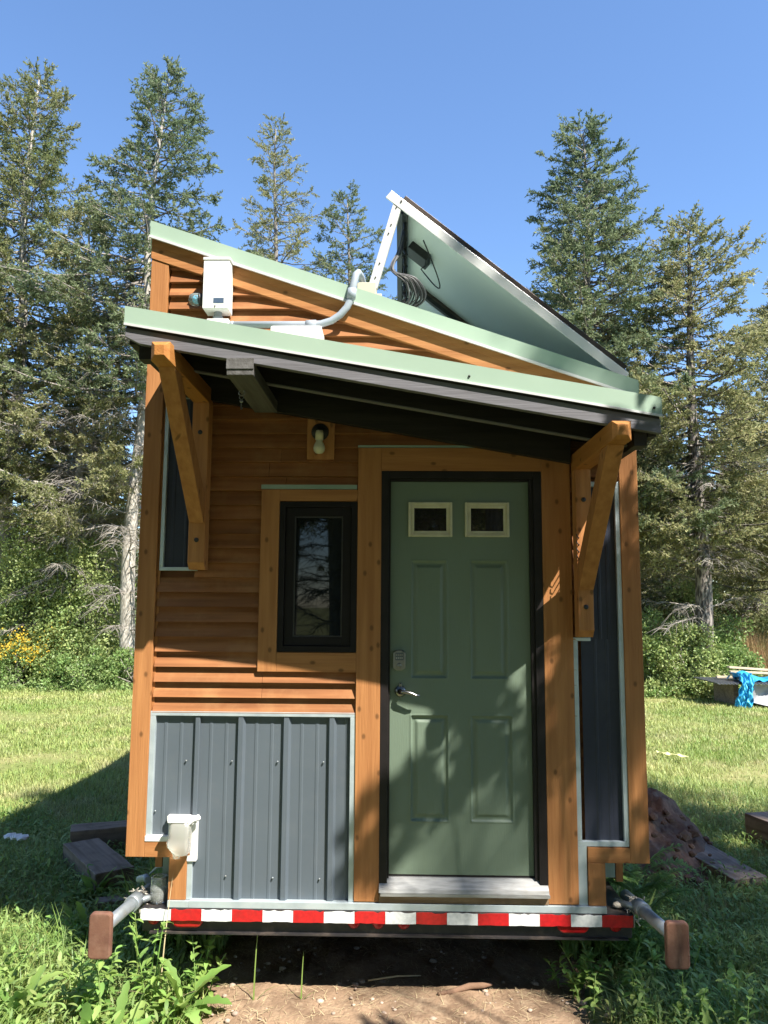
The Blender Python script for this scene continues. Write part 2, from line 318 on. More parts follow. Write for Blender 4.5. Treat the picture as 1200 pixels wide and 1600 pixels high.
# lush taller weeds: left front, shaded left strip, right front
def lush_zone(x, y):
    a = (x < -.98) & (y < 3.2 + .3 * np.sin(x * 5)) & (x > -5.5)
    b = (x > .85) & (y < 2.0) & (x < 5)
    c = (x > 1.9) & (x < 5.5) & (y < 4.5) & (rng.random(len(x)) < .4)
    return a | b | c
x, y = scatter(95000, -4.5, 5, -1.3, 4.5, lush_zone); n = len(x)
hk = np.where(y < .6, 1.0, .75) * (1 + .5 * np.sin(x * 3.1 + y * 2) * np.sin(y * 4.3))
p1 = strips(np.stack([x, y, gz(x, y)], -1), rng.uniform(0, 6.283, n), .15 * hk * rng.uniform(.4, 1.5, n), rng.uniform(.004, .009, n), rng.uniform(.8, 1.5, n), rng.uniform(.2, 1.9, n), nseg=4)
x, y = scatter(60000, -4.5, 5, -1.3, 3.6, lush_zone); n = len(x)
hz = rng.uniform(.02, .15, n) * np.where(y < .6, 1.0, .7)
p2 = strips(np.stack([x, y, gz(x, y) + hz], -1), rng.uniform(0, 6.283, n), rng.uniform(.025, .065, n), rng.uniform(.009, .021, n), rng.uniform(-.2, 1.2, n), rng.uniform(.1, 1.2, n), nseg=4, shape='leaf')
V, F = join([p1, p2])
tag(npmesh('ground_weeds', V, F, M_lush), 'lush green ground weeds and long grass beside the trailer', 'weeds', kind='stuff')
n = 26000; side = rng.random(n); x = np.where(side < .4, rng.uniform(-1.45, -.98, n), np.where(side < .8, rng.uniform(.92, 1.35, n), rng.uniform(-1.2, 1.1, n))); y = np.where(side < .8, rng.uniform(.5, 6.2, n), rng.uniform(5.2, 6.4, n))  # weeds added round the trailer to block light leaking underneath
V, F = strips(np.stack([x, y, gz(x, y)], -1), rng.uniform(0, 6.283, n), rng.uniform(.15, .48, n), rng.uniform(.008, .02, n), rng.uniform(1.0, 1.55, n), rng.uniform(.1, 1.3, n), nseg=4, shape='leaf')
tag(npmesh('shade_weeds', V, F, M_lush), 'tall weeds added along the trailer sides and rear to darken the space underneath', 'weeds', kind='stuff')
# dry straw litter on the dirt and in the lawn
n = 2600; x = np.concatenate([rng.uniform(-1.15, 1.2, n), rng.normal(3.3, .5, 300), rng.normal(-3.0, .5, 200)]); y = np.concatenate([rng.uniform(-.6, .7, n), rng.normal(6, .25, 300), rng.normal(7, .5, 200)])
n = len(x)
V, F = strips(np.stack([x, y, gz(x, y) + .028], -1), rng.uniform(0, 6.283, n), rng.uniform(.02, .09, n), rng.uniform(.0015, .003, n), rng.uniform(-.1, .35, n), rng.uniform(0, .6, n), nseg=3)
tag(npmesh('straw_litter', V, F, M_dry), 'bits of dry straw scattered over the bare dirt', 'straw', kind='stuff')
# pebbles
mb = MB(); random.seed(4)
ico = [(0, 0, 1), (.89, 0, .45), (.28, .85, .45), (-.72, .53, .45), (-.72, -.53, .45), (.28, -.85, .45), (.72, .53, -.45), (-.28, .85, -.45), (-.89, 0, -.45), (-.28, -.85, -.45), (.72, -.53, -.45), (0, 0, -1)]
icf = [(0, 1, 2), (0, 2, 3), (0, 3, 4), (0, 4, 5), (0, 5, 1), (1, 6, 2), (2, 7, 3), (3, 8, 4), (4, 9, 5), (5, 10, 1), (6, 7, 2), (7, 8, 3), (8, 9, 4), (9, 10, 5), (10, 6, 1), (11, 7, 6), (11, 8, 7), (11, 9, 8), (11, 10, 9), (11, 6, 10)]
for i in range(420):
    r = random.choice((.004, .006, .008, .010, .016)) * random.uniform(.7, 1.3); px, py = random.uniform(-1, 1.1), random.uniform(-.7, .6)
    mb.add([(px + a * r * random.uniform(.8, 1.3), py + b * r * random.uniform(.8, 1.3), .02 + c * r * .6) for a, b, c in ico], icf, True)
tag(build('gravel', mb, M_stone), 'small clods and pebbles scattered on the dirt by the bumper', 'gravel', kind='stuff')

# ------------------------------------------------------------ the tiny house
def zroof(x): return 4.012 - .342 * (x + 1.354)
H = empty('tiny_house', (-.06, 0, .455), 'cedar clad tiny house with sage door and slanted green roof standing on the trailer', 'tiny house')
HY = 6.0
# body (side and back walls)
b = MB().prism([(-1.345, .69), (1.225, .69), (1.225, zroof(1.225) - .05), (-1.345, zroof(-1.345) - .05)], .045, HY)
build('wall', b, W['cedar_s'], H)
build('lower_wall', MB().box(-1.125, 1.008, .05, HY - .05, .47, .689), M_flash, H)
for q_ in ((-1.205, -1.14, .10, .14, .50, .69), (1.03, 1.10, .10, .14, .58, .69)): build('flashing', MB().box(*q_), M_flash, H)
for q_ in ((-1.245, -1.21, .10, .16, .60, .69), (1.105, 1.14, .10, .16, .56, .69)): build('skirt_post', MB().box(*q_), W['cedar_v'], H)
# roof
x0, x1 = -1.375, 1.262
rf = MB().prism([(x0, zroof(x0) - .052), (x1, zroof(x1) - .052), (x1, zroof(x1) - .004), (x0, zroof(x0) - .004)], -.03, HY + .1)
roof = build('roof', rf, M_green, H)
rb = MB()
for k in range(13):
    yy = .22 + k * .46
    rb.prism([(x0 + .01, zroof(x0 + .01) - .006), (x1 - .01, zroof(x1 - .01) - .006), (x1 - .01, zroof(x1 - .01) + .016), (x0 + .01, zroof(x0 + .01) + .016)], yy, yy + .03)
build('roof_rib', rb, M_green, roof)
def rake(z_hi, z_lo, y0, y1, xa, xb): return MB().prism([(xa, zroof(xa) - z_lo), (xb, zroof(xb) - z_lo), (xb, zroof(xb) - z_hi), (xa, zroof(xa) - z_hi)], y0, y1)
dr = rake(0, .094, -.056, -.041, -1.362, 1.25)
for v in ((.086, .100, -.068, -.0565),): dr2 = rake(*v, -1.362, 1.25)
drip = build('drip_edge', dr, M_green, roof); build('drip_hem', dr2, M_whalu, roof)
build('rake_board', rake(.101, .205, -.036, .0, -1.358, 1.235), W['cedar_h'], H, .002)
build('rake_shadow_board', rake(.06, .130, -.040, -.0365, -1.356, 1.2), W['cedar_h'], H)
# siding courses (bevel laps)
sid = MB(); z = 1.392; lap = .0762; random.seed(11)
def xr_at(z): return min(1.15, (4.012 - .16 - z) / .342 - 1.354)
while z < 3.86:
    xe = xr_at(z)
    if z < 2.6: xe = min(xe, .9)
    if xe > -1.2:
        segs = [(-1.255, xe)]
        for hx0, hx1, hz0, hz1 in ((-.655, -.19, 1.665, 2.505), (-.15, .84, 0, 2.70), (-1.30, -1.065, 2.12, 3.035)):
            if z + lap > hz0 and z < hz1:
                segs = [q for a0, a1 in segs for q in ((a0, min(a1, hx0)), (max(a0, hx1), a1)) if q[1] - q[0] > .02]
        dy = random.uniform(-.0012, .0012)
        for a0, a1 in segs:
            cuts = [a0] + ([random.uniform(a0 + .3, a1 - .3)] if a1 - a0 > .9 and random.random() < .5 else []) + [a1]
            for a_, b__ in zip(cuts[:-1], cuts[1:]):
                sid.prismx([(-.025 + dy, z), (.04, z), (.04, z + lap), (.008 + dy, z + lap)], a_ + .0006, b__ - .0006)
    z += lap
build('siding', sid, W['cedar_s'], H, .0012)
# corner boards
def board(name, x0, x1, z0, z1, y0=-.031, y1=.0, m_='cedar_v', parent=H):
    if m_ == 'cedar_v' and (x1 - x0) > (z1 - z0): m_ = 'cedar_h'
    return build(name, MB().box(x0, x1, y0, y1, z0, z1), W[m_], parent, .002)
b = MB().prism([(-1.356, .69), (-1.262, .69), (-1.262, zroof(-1.262) - .207), (-1.356, zroof(-1.356) - .207)], -.031, .05); build('corner_board', b, W['cedar_v'], H, .002)
b = MB().prism([(1.142, .69), (1.236, .69), (1.236, zroof(1.236) - .207), (1.142, zroof(1.142) - .207)], -.031, .05); build('corner_board', b, W['cedar_v'], H, .002)
board('corner_trim', -1.262, -1.248, 1.40, 3.0, -.008, .0)
# left lower skirt boards
board('skirt_board', -1.2615, -1.034, .69, .765)
board('skirt_board', -1.136, -1.048, .49, .689)
board('outlet_block', -1.131, -1.034, .766, .862)
board('skirt_board', .934, 1.1415, .69, .762)
board('skirt_board', .934, 1.018, .49, .689)
# door trim
board('door_trim', -.217, -.094, .494, 2.762)
board('door_trim', .738, .886, .494, 2.762)
board('door_trim', -.0935, .7375, 2.640, 2.762)
build('cap_flashing', MB().box(-.219, .885, -.034, 0, 2.764, 2.775), M_flash, H)
# window trim
board('window_trim', -.722, -.626, 1.60, 2.539)
board('window_trim', -.6255, -.2175, 2.478, 2.539)
board('window_trim', -.6255, -.2175, 1.60, 1.698)
build('cap_flashing', MB().box(-.724, -.222, -.034, 0, 2.541, 2.564), M_flash, H)
# window
wf = MB(); wx0, wx1, wz0, wz1 = -.6235, -.2185, 1.7005, 2.4755
def ring(mb, x0, x1, z0, z1, t, y0, y1):
    mb.box(x0, x0 + t, y0, y1, z0, z1).box(x1 - t, x1, y0, y1, z0, z1).box(x0 + t, x1 - t, y0, y1, z1 - t, z1).box(x0 + t, x1 - t, y0, y1, z0, z0 + t); return mb
win = build('window', ring(wf, wx0, wx1, wz0, wz1, .030, -.030, .01), M_brown, H, .002)
build('sash', ring(MB(), wx0 + .031, wx1 - .031, wz0 + .031, wz1 - .031, .045, -.016, .012), M_brown, win, .002)
build('glazing_bead', ring(MB(), wx0 + .0765, wx1 - .0765, wz0 + .0765, wz1 - .0765, .006, -.010, .012), mat('grey bead', (.04, .037, .035), rough=.4), win)
build('glass', MB().box(wx0 + .08, wx1 - .08, .004, .010, wz0 + .08, wz1 - .08), M_glass, win)
# door frame and door
df = MB().box(-.0935, -.054, -.030, .04, .522, 2.6395).box(.696, .7375, -.030, .04, .522, 2.6395).box(-.0535, .6955, -.030, .04, 2.600, 2.6395)
build('door_frame', df, M_black, H, .002)
build('door_stop', MB().box(-.0535, -.046, -.012, .04, .60, 2.5995).box(.676, .6955, -.018, .04, .60, 2.5995).box(-.0455, .6755, -.012, .04, 2.588, 2.5995), M_black, H)
def door_panel():
    # a height field so that the embossed panels are one pressed skin
    xs = np.linspace(-.045, .675, 181); zs = np.linspace(.612, 2.587, 397); Xd, Zd = np.meshgrid(xs, zs); Yd = np.full_like(Xd, .010)
    def emb(x0, x1, z0, z1):
        d = np.minimum(np.minimum(Xd - x0, x1 - Xd), np.minimum(Zd - z0, z1 - Zd))
        return np.where(d < 0, 0, np.interp(d, [0, .006, .012, .026, .040, 1], [0, -.004, .010, .010, .002, .002]))
    for r in ((.059, .254, 1.566, 2.177), (.364, .566, 1.566, 2.177), (.057, .258, .861, 1.390), (.361, .582, .861, 1.390)): Yd = Yd + emb(*r)
    n1 = len(xs); V = np.stack([Xd, Yd, Zd], -1).reshape(-1, 3)
    i, j = np.meshgrid(np.arange(n1 - 1), np.arange(len(zs) - 1)); q = (j * n1 + i).ravel()
    return V, np.stack([q, q + 1, q + n1 + 1, q + n1], -1)
V, F = door_panel()
door = npmesh('door', V, F, M_door, H, smooth=True)
build('door_core', MB().box(-.045, .675, .022, .043, .612, 2.587), M_door, door)
build('door_sweep', MB().box(-.045, .675, .008, .03, .604, .6115), M_black, door)
for gx0, gx1 in ((.047, .277), (.343, .574)):
    gf = MB(); ring(gf, gx0, gx1, 2.297, 2.478, .014, -.006, .022); ring(gf, gx0 + .014, gx1 - .014, 2.311, 2.464, .017, .000, .022)
    p = build('door_light', gf, M_cream, door, .003)
    build('glass', MB().box(gx0 + .031, gx1 - .031, .004, .012, 2.328, 2.447), M_glass2, p)
# deadbolt keypad and lever handle
k = MB().prism([(-.028, 1.622), (-.010, 1.610), (.016, 1.610), (.034, 1.622), (.034, 1.700), (.016, 1.712), (-.010, 1.712), (-.028, 1.700)], -.012, .010)
db = build('deadbolt', k, M_chrome, door, .003)
build('keypad', MB().box(-.018, .024, -.016, -.011, 1.662, 1.700), M_char, db)
kb = MB()
for i in range(4):
    for j in range(2): kb.box(-.015 + i * .0095, -.009 + i * .0095, -.019, -.0165, 1.668 + j * .016, 1.678 + j * .016)
build('keypad_button', kb, M_alu, db)
build('keyhole', MB().lathe([(.012, 0), (.012, .006), (.003, .006), (.001, .002)], (.003, -.012, 1.636), 'y', 18), M_chrome, db)
hd = MB().lathe([(.0, -.002), (.029, -.002), (.029, .006), (.022, .011), (.011, .012), (.011, .040)], (.008, .010, 1.505), 'y', 24)
hd.tube([(.008, -.030, 1.505), (.030, -.040, 1.507), (.060, -.042, 1.500), (.085, -.042, 1.490), (.108, -.040, 1.489)], [.010, .009, .008, .007, .005], 10)
build('handle', hd, M_chrome, door)
build('handle_latch', MB().box(.001, .016, -.006, .009, 1.528, 1.546), M_chrome, door, .003)
# threshold
th = MB().prismx([(-.060, .545), (.03, .545), (.03, .603), (-.004, .603), (-.052, .563)], -.0935, .7375)
build('threshold', th, M_alu, H, .002)
build('threshold_lip', MB().box(-.085, .740, -.062, -.0, .531, .5445), M_alu, H)
build('sill_board', MB().box(-.0935, .7375, -.036, 0, .492, .5305), W['old'], H, .002)
build('bottom_flashing', MB().box(-1.03, .930, -.040, .0, .457, .4895).box(-1.135, -1.0301, -.040, 0, .457, .4885).box(.9301, 1.018, -.040, 0, .457, .4885), M_galv, H, .0015)
# corrugated panels
def sheet(name, x0, x1, z0, z1, ribs, minors, y=.0, material=M_char, parent=H):
    pr = [(x0, y)]
    ev = sorted([(r, 1) for r in ribs if x0 + .02 < r < x1 - .02] + [(r, 0) for r in minors if x0 + .01 < r < x1 - .01])
    for r, big in ev:
        if big: pr += [(r - .022, y), (r - .013, y - .020), (r + .010, y - .020), (r + .022, y)]
        else: pr += [(r - .010, y), (r - .005, y - .0022), (r + .005, y - .0022), (r + .010, y)]
    pr.append((x1, y)); mb = MB(); n = len(pr)
    mb.add([(a, b, z0) for a, b in pr] + [(a, b, z1) for a, b in pr], [(i, i + 1, i + 1 + n, i + n) for i in range(n - 1)])
    return build(name, mb, material, parent)
rib = [-1.030 + .2315 * i for i in range(5)]; mino = [r + d for r in [-1.2615] + rib for d in (.076, .155)]
s1 = sheet('metal_panel', -1.0335, -.232, .488, 1.375, [r + .0 for r in rib if r > -1.0], mino, .0)
sheet('metal_panel', -1.248, -1.0335, .764, 1.375, [], mino, .0)
build('panel_rib', MB().prism([(-1.033, .865), (-1.008, .865), (-1.008, 1.374), (-1.033, 1.374)], -.018, -.001), M_char, s1, .004)
sc = MB()
def screw(mb, x, z, y=-.006, r=.0055): mb.lathe([(0, .006), (r * .7, .006), (r, .003), (r, 0)], (x, y, z), 'y', 8)
for xx, zz in ((-1.075, 1.152), (-.842, 1.152), (-.610, 1.152), (-.378, 1.152), (-1.222, .905), (-.857, .597), (-.622, .592), (-.389, .590)):
    sc = MB(); screw(sc, xx, zz, r=.0045); build('panel_screw', sc, M_pipe, s1)
sheet('metal_panel', .931, 1.135, .79, 1.775, [1.12], [1.0, 1.06], .0, M_side)
sheet('metal_panel', .966, 1.135, 1.775, 2.585, [1.12], [1.03, 1.075], .0, M_side)
sheet('metal_panel', -1.245, -1.055, 2.12, 3.06, [], [-1.19, -1.12], -.004, M_side)
def strip(x0, x1, z0, z1, y0=-.024, y1=.0): build('panel_trim', MB().box(x0, x1, y0, y1, z0, z1), M_galv, H, .0015)
strip(-1.2615, -.2180, 1.376, 1.398)                    # top of lower panel
strip(-1.2615, -1.2340, .790, 1.3755)                    # left
strip(-.2440, -.2180, .4900, 1.3755)                    # right
strip(-1.0475, -1.022, .490, .672)                      # lower-left upright
strip(.887, .931, .490, .765)
strip(.887, .9095, .7905, 1.766)
strip(.887, 1.1415, .7655, .790)
strip(1.118, 1.1415, .7905, 2.5605)
strip(.887, .975, 1.7665, 1.784)
strip(.966, .977, 1.7845, 2.12)
strip(.972, 1.1415, 2.561, 2.586)
strip(-1.2475, -1.228, 2.1305, 3.03)
strip(-1.2475, -1.050, 2.112, 2.130)
strip(-1.2475, -1.090, 3.0305, 3.050)
strip(-1.0700, -1.058, 2.1305, 3.03)
for q_ in ((-1.151, -1.000, -.040, .0, .864, .889), (-1.145, -1.1315, -.034, 0, .790, .8635), (-1.2615, -1.1315, -.034, 0, .7655, .7895), (-1.0335, -1.002, -.034, 0, .700, .8635), (-1.0475, -1.002, -.034, 0, .673, .6995)): build('white_trim', MB().box(*q_), M_white, H, .0015)
# lamp board and lamp
board('lamp_board', -.489, -.344, 2.700, 2.960, -.031, 0)
lamp = empty('wall_lamp', (-.42, -.024, 2.83), 'bare bulb in a black round holder high on the siding left of the door', 'lamp')
build('lamp_base', MB().lathe([(0, .0), (.046, .0), (.046, .012), (.036, .020), (.022, .024), (.022, .030), (0, .030)], (-.42, -.025, 2.845), 'y', 28), M_blk, lamp)
build('lamp_socket', MB().lathe([(0, .030), (.018, .030), (.021, .012), (.021, -.02), (0, -.02)], (-.42, -.068, 2.815), 'z', 20).lathe([(.014, 0), (.014, .03), (.0, .03)], (-.42, -.048, 2.832), 'y', 16), M_cream, lamp)
build('bulb', MB().lathe([(.016, 0), (.018, -.010), (.028, -.030), (.031, -.045), (.028, -.060), (.018, -.071), (0, -.075)], (-.42, -.068, 2.796), 'z', 24), M_bulb, lamp)

# ------------------------------------------------------------ awning (part of the house)
AS = .1756
def za(x): return 3.09 - AS * (x + 1.214)          # underside of the fascia
FY = -.75
def slant(z0, z1, y0, y1, xa, xb): return MB().prism([(xa, za(xa) + z0), (xb, za(xb) + z0), (xb, za(xb) + z1), (xa, za(xa) + z1)], y0, y1)
aw = build('awning', slant(.132, .152, FY - .0005, -.03, -1.21, 1.116), M_green, H)
build('drip_edge', slant(.076, .158, FY - .010, FY - .001, -1.217, 1.124), M_green, aw)
build('drip_hem', slant(.070, .080, FY - .015, FY - .0105, -1.217, 1.124), M_whalu, aw)
build('fascia', MB().prism([(-1.214, za(-1.214) + .022), (-1.15, za(-1.15)), (1.119, za(1.119)), (1.119, za(1.119) + .062), (-1.214, za(-1.214) + .062)], FY, FY + .034), W['grey_x'], aw, .002)
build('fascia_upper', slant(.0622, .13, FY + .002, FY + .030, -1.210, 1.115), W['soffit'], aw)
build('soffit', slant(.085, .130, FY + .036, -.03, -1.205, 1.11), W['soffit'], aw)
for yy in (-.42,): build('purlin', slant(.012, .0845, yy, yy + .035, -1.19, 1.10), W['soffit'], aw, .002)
build('purlin_lit_edge', slant(.006, .0115, -.422, -.383, -1.19, 1.10), W['grey_x'], aw)  # paler strip paints the light caught along the purlin's lower edge
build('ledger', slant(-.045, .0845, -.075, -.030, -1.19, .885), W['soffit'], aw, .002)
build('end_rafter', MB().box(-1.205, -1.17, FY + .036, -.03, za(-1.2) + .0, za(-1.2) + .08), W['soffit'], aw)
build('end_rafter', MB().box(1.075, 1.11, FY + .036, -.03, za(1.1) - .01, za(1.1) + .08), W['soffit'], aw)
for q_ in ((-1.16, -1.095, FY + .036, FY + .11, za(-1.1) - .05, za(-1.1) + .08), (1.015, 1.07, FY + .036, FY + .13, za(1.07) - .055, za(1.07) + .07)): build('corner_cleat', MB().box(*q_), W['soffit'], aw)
bm_ = MB().box(-.768, -.640, FY + .036, -.076, 2.945, 3.0); 
beam_o = build('awning_beam', MB().beam((-.700, FY + .001, 2.968), (-.700, -.08, 2.968), .118, .062), W['grey_y'], aw, .003)
build('beam_face', MB().box(-.760, -.640, FY - .004, FY + .0, 2.965, 3.012), W['grey_y'], beam_o)
for x_ in (1.09, .3): build('awning_screw', (lambda q: (screw(q, x_, za(x_) + .105, FY - .010), q)[1])(MB()), M_blk, aw)
# hook with key ring
hk = MB()
for t in range(2): pass
cir = lambda cx, cy, cz, r, n=20: [(cx + r * math.cos(a * 2 * math.pi / n), cy, cz + r * math.sin(a * 2 * math.pi / n)) for a in range(n + 1)]
kr = empty('key_ring', (-.742, -.50, 2.93), 'small metal ring with a hanging key under the awning beam', 'key ring')
build('hook', MB().tube([(-.742, -.50, 2.962), (-.742, -.50, 2.94)], .003, 8).tube(cir(-.742, -.50, 2.927, .014), .003, 8), M_chrome, kr)
build('ring', MB().tube(cir(-.742, -.505, 2.904, .010), .0015, 6), M_chrome, kr)
build('key', MB().lathe([(0, -.001), (.009, -.001), (.009, .001), (0, .001)], (-.742, -.505, 2.886), 'y', 14).box(-.745, -.739, -.506, -.504, 2.846, 2.878).box(-.739, -.735, -.506, -.504, 2.848, 2.856), M_chrome, kr)
# brackets
def bracket(xc, ztop, zpost_top, zpost_bot, wd, wp):
    zc = ztop - .042; h = .085
    # post on the wall
    po = MB().prismx([(-.112, zpost_bot + .035), (-.085, zpost_bot), (-.027, zpost_bot), (-.027, zpost_top), (-.112, zpost_top)], xc - wp / 2, xc + wp / 2)
    br = build('awning_bracket', po, W['cedar_v'], H, .003)
    # arm with pyramid end
    x0, x1, z0, z1 = xc - wd / 2, xc + wd / 2, zc - h / 2, zc + h / 2; ye = FY - .075
    i = .02
    vs = [(x0, -.028, z0), (x1, -.028, z0), (x1, -.028, z1), (x0, -.028, z1), (x0, ye + .02, z0), (x1, ye + .02, z0), (x1, ye + .02, z1), (x0, ye + .02, z1),
          (x0 + i, ye, z0 + i), (x1 - i, ye, z0 + i), (x1 - i, ye, z1 - i), (x0 + i, ye, z1 - i)]
    fs = [(0, 1, 2, 3), (0, 4, 5, 1), (1, 5, 6, 2), (2, 6, 7, 3), (3, 7, 4, 0), (4, 8, 9, 5), (5, 9, 10, 6), (6, 10, 11, 7), (7, 11, 8, 4), (8, 11, 10, 9)]
    build('arm', MB().add(vs, fs), W['cedar_y'], br, .002)
    # brace
    yb0, zb0 = -.665, zc - h / 2; yb1, zb1 = -.112, zpost_bot + .30
    pr = MB().prismx([(yb0 - .055, zb0), (yb0 + .055, zb0), (yb1, zb1 + .07), (yb1, zb1 - .055), (yb1 - .012, zb1 - .065)], xc - wd / 2 + .004, xc + wd / 2 - .004)
    build('brace', pr, W['cedar_v'], br, .003)
    for zz in (zpost_bot + .15, zpost_top - .16): build('bolt', MB().lathe([(0, .004), (.010, .004), (.012, .001), (.012, -.001)], (xc, -.113, zz), 'y', 14), M_steel, br)
    return br
bracket(-1.035, 3.068, 2.985, 2.115, .082, .085)
bR = bracket(.935, 2.722, 2.640, 1.788, .082, .078)
ck = MB()
for i in range(4):
    zz = 2.18 + i * .035
    ck.tube([(.905, -.113, zz), (.902, -.135, zz), (.897, -.152, zz - .006), (.888, -.155, zz + .006), (.886, -.150, zz + .016)], .0028, 6)
build('cup_hook', ck, M_blk, bR)

# ------------------------------------------------------------ gable boxes and conduit
bx = empty('electrical_box', (-.972, -.05, 3.42), 'white metal electrical box with a glass dome on its left side, high on the gable', 'electrical box')
build('box_body', MB().box(-1.041, -.908, -.125, -.02, 3.485, 3.760), M_white, bx, .004)
build('box_lid', MB().prismx([(-.135, 3.752), (-.018, 3.766), (-.018, 3.780), (-.135, 3.768)], -1.046, -.902), M_white, bx, .003)
build('box_cover', MB().box(-1.0425, -.9065, -.131, -.1252, 3.487, 3.751), M_white, bx, .002)
build('box_label', MB().box(-.985, -.930, -.1325, -.1312, 3.515, 3.543), mat('blue grey label', (.05, .09, .15), (.07, .1, .16), rough=.4, scale=80), bx)
build('box_screw', (lambda q: (screw(q, -.975, 3.499, -.131, .004), q)[1])(MB()), M_steel, bx)
build('connector', MB().lathe([(0, .04), (.022, .04), (.022, .016), (.028, .014), (.028, -.01), (0, -.01)], (-.972, -.072, 3.446), 'z', 20), M_pvc, bx)
build('junction_base', MB().box(-1.022, -.905, -.115, -.025, 3.398, 3.437), M_white, bx, .004)
dm = build('dome_base', MB().lathe([(0, 0), (.034, 0), (.034, .010), (.030, .012), (.030, .020), (.036, .022), (.036, .030), (0, .030)], (-1.042, -.080, 3.555), 'x', 24), M_blk, bx)
build('glass_dome', MB().lathe([(.030, .030), (.034, .034), (.034, .062), (.028, .078), (.015, .086), (0, .088)], (-1.042, -.080, 3.555), 'x', 24), M_dome, bx)
build('dome_core', MB().lathe([(0, .030), (.018, .030), (.018, .055), (.012, .064), (0, .064)], (-1.042, -.080, 3.555), 'x', 16), M_blue, bx)
cd = empty('conduit', (-.5, -.06, 3.41), 'grey conduit pipe running from the box along the gable and up over the roof edge', 'pipe')
arc = [(-.905, -.075, 3.417), (-.475, -.075, 3.417), (-.42, -.075, 3.421), (-.365, -.077, 3.438), (-.318, -.08, 3.470), (-.282, -.082, 3.512), (-.262, -.084, 3.56), (-.253, -.086, 3.62), (-.243, -.086, 3.66), (-.236, -.078, 3.695), (-.226, -.055, 3.715), (-.215, -.02, 3.712), (-.205, .03, 3.690), (-.19, .10, 3.665)]
build('pipe', MB().tube(arc, .019, 14), M_pvc, cd)
for q_ in (((-.50, -.075, 3.417), (-.445, -.075, 3.419)), ((-.262, -.0845, 3.555), (-.256, -.0858, 3.61))): build('coupling', MB().tube(list(q_), .024, 14), M_pvc, cd)
build('pipe_strap', MB().tube([(-.90, -.075, 3.417), (-.885, -.075, 3.417)], .020, 14), M_pvc, cd)
tag(build('vent_cover', MB().box(-.672, -.405, -.19, -.02, 3.16, 3.372), M_white, None, .012), 'white rounded cover box low on the gable just above the awning', 'vent cover')

# ------------------------------------------------------------ solar array
SA = empty('solar_array', (.55, .9, 3.55), 'tilted solar panels on a white aluminium rail frame standing on the roof', 'solar panels')
A = Vector((-.035, 0, 4.185)); B = Vector((1.215, 0, 3.165)); U = (B - A).normalized(); Nn = Vector((-U.z, 0, U.x)); 
if Nn.z < 0: Nn = -Nn
def slab(mb, u0, u1, y0, y1, n0, n1):
    vs = []
    for n_ in (n0, n1):
        for u_, y_ in ((u0, y0), (u1, y0), (u1, y1), (u0, y1)):
            p = A + U * u_ + Nn * n_; vs.append((p.x, y_, p.z))
    return mb.add(vs, [(0, 3, 2, 1), (4, 5, 6, 7), (0, 1, 5, 4), (1, 2, 6, 5), (2, 3, 7, 6), (3, 0, 4, 7)])
LP = 1.60
build('rail', slab(slab(MB(), -.02, LP + .01, -.03, -.022, -.052, 0), -.02, LP + .01, -.0218, .02, -.008, 0), M_whalu, SA, .002)
build('rail', slab(MB(), -.02, LP + .01, 2.03, 2.07, -.045, -.001), M_whalu, SA)
for k_, y0 in enumerate((.0, 1.02)):
    y1 = y0 + 1.0
    fr = MB(); slab(fr, .05, LP - .02, y0, y0 + .028, .002, .038); slab(fr, .05, LP - .02, y1 - .028, y1, .002, .038); slab(fr, .05, .078, y0 + .0281, y1 - .0281, .002, .038); slab(fr, LP - .048, LP - .02, y0 + .0281, y1 - .0281, .002, .038)
    pn = build('solar_panel', slab(MB(), .078, LP - .048, y0 + .0281, y1 - .0281, .030, .035), M_cell, SA)
    build('panel_frame', fr, M_frame if k_ == 0 else M_blk, pn, .001)
    build('backsheet', slab(MB(), .0781, LP - .0481, y0 + .0282, y1 - .0282, .026, .0295), M_back, pn)
    jb = MB(); slab(jb, .12, .26, y0 + .42, y0 + .56, -.022, .0255)
    build('junction_box', jb, M_blk, pn, .004)
    pts = []
    for t in range(13):
        a = t / 12; p = A + U * (.18 + .24 * math.sin(a * math.pi) + .05 * a) + Nn * (-.02 - .10 * math.sin(a * math.pi)); pts.append((p.x, y0 + .55 - .35 * a, p.z))
    pts = [(A + U * .26).to_tuple()[0:1] + (y0 + .5, (A + U * .26).z)] + pts[1:]
    build('panel_lead', MB().tube(pts, .004, 6), M_blk, pn)
up_ = MB(); slab(up_, .045, .085, .06, 2.0, -.035, -.001)
build('cross_rail', up_, M_blk, SA)
build('middle_rail', slab(MB(), .05, LP, .985, 1.035, -.03, -.001), M_whalu, SA)
build('middle_gasket', slab(MB(), .08, LP, .955, .984, -.026, -.001), M_blk, SA)
for y_ in (-.012, 2.05):
    build('strut', MB().beam((A.x + .005 + U.x * .03, y_, A.z - .03), (-.150, y_, 3.645), .050, .03), M_whalu, SA, .002)
build('strut_foot', MB().box(-.235, -.13, -.03, .10, zroof(-.18) - .02, zroof(-.18) + .062).box(-.13, -.10, -.02, .08, zroof(-.1) - .01, zroof(-.1) + .03), M_beige, SA, .004)
sh = MB()
for i, zz in enumerate((3.70, 3.78, 3.95, 4.0, 4.10)): 
    tpos = (zz - 3.645) / (4.155 - 3.645); screw(sh, -.150 + .142 * tpos, zz, -.0275, .004)
screw(sh, A.x + U.x * .05 + .0, A.z + U.z * .05 - .02, -.031, .005)
build('bolt', sh, M_steel, SA)
build('rear_bracket', MB().prism([(-.06, zroof(-.06) - .01), (.02, zroof(.02) - .01), (.03, 3.72), (.02, 3.74)], .33, .36), M_galv, SA)
random.seed(3)
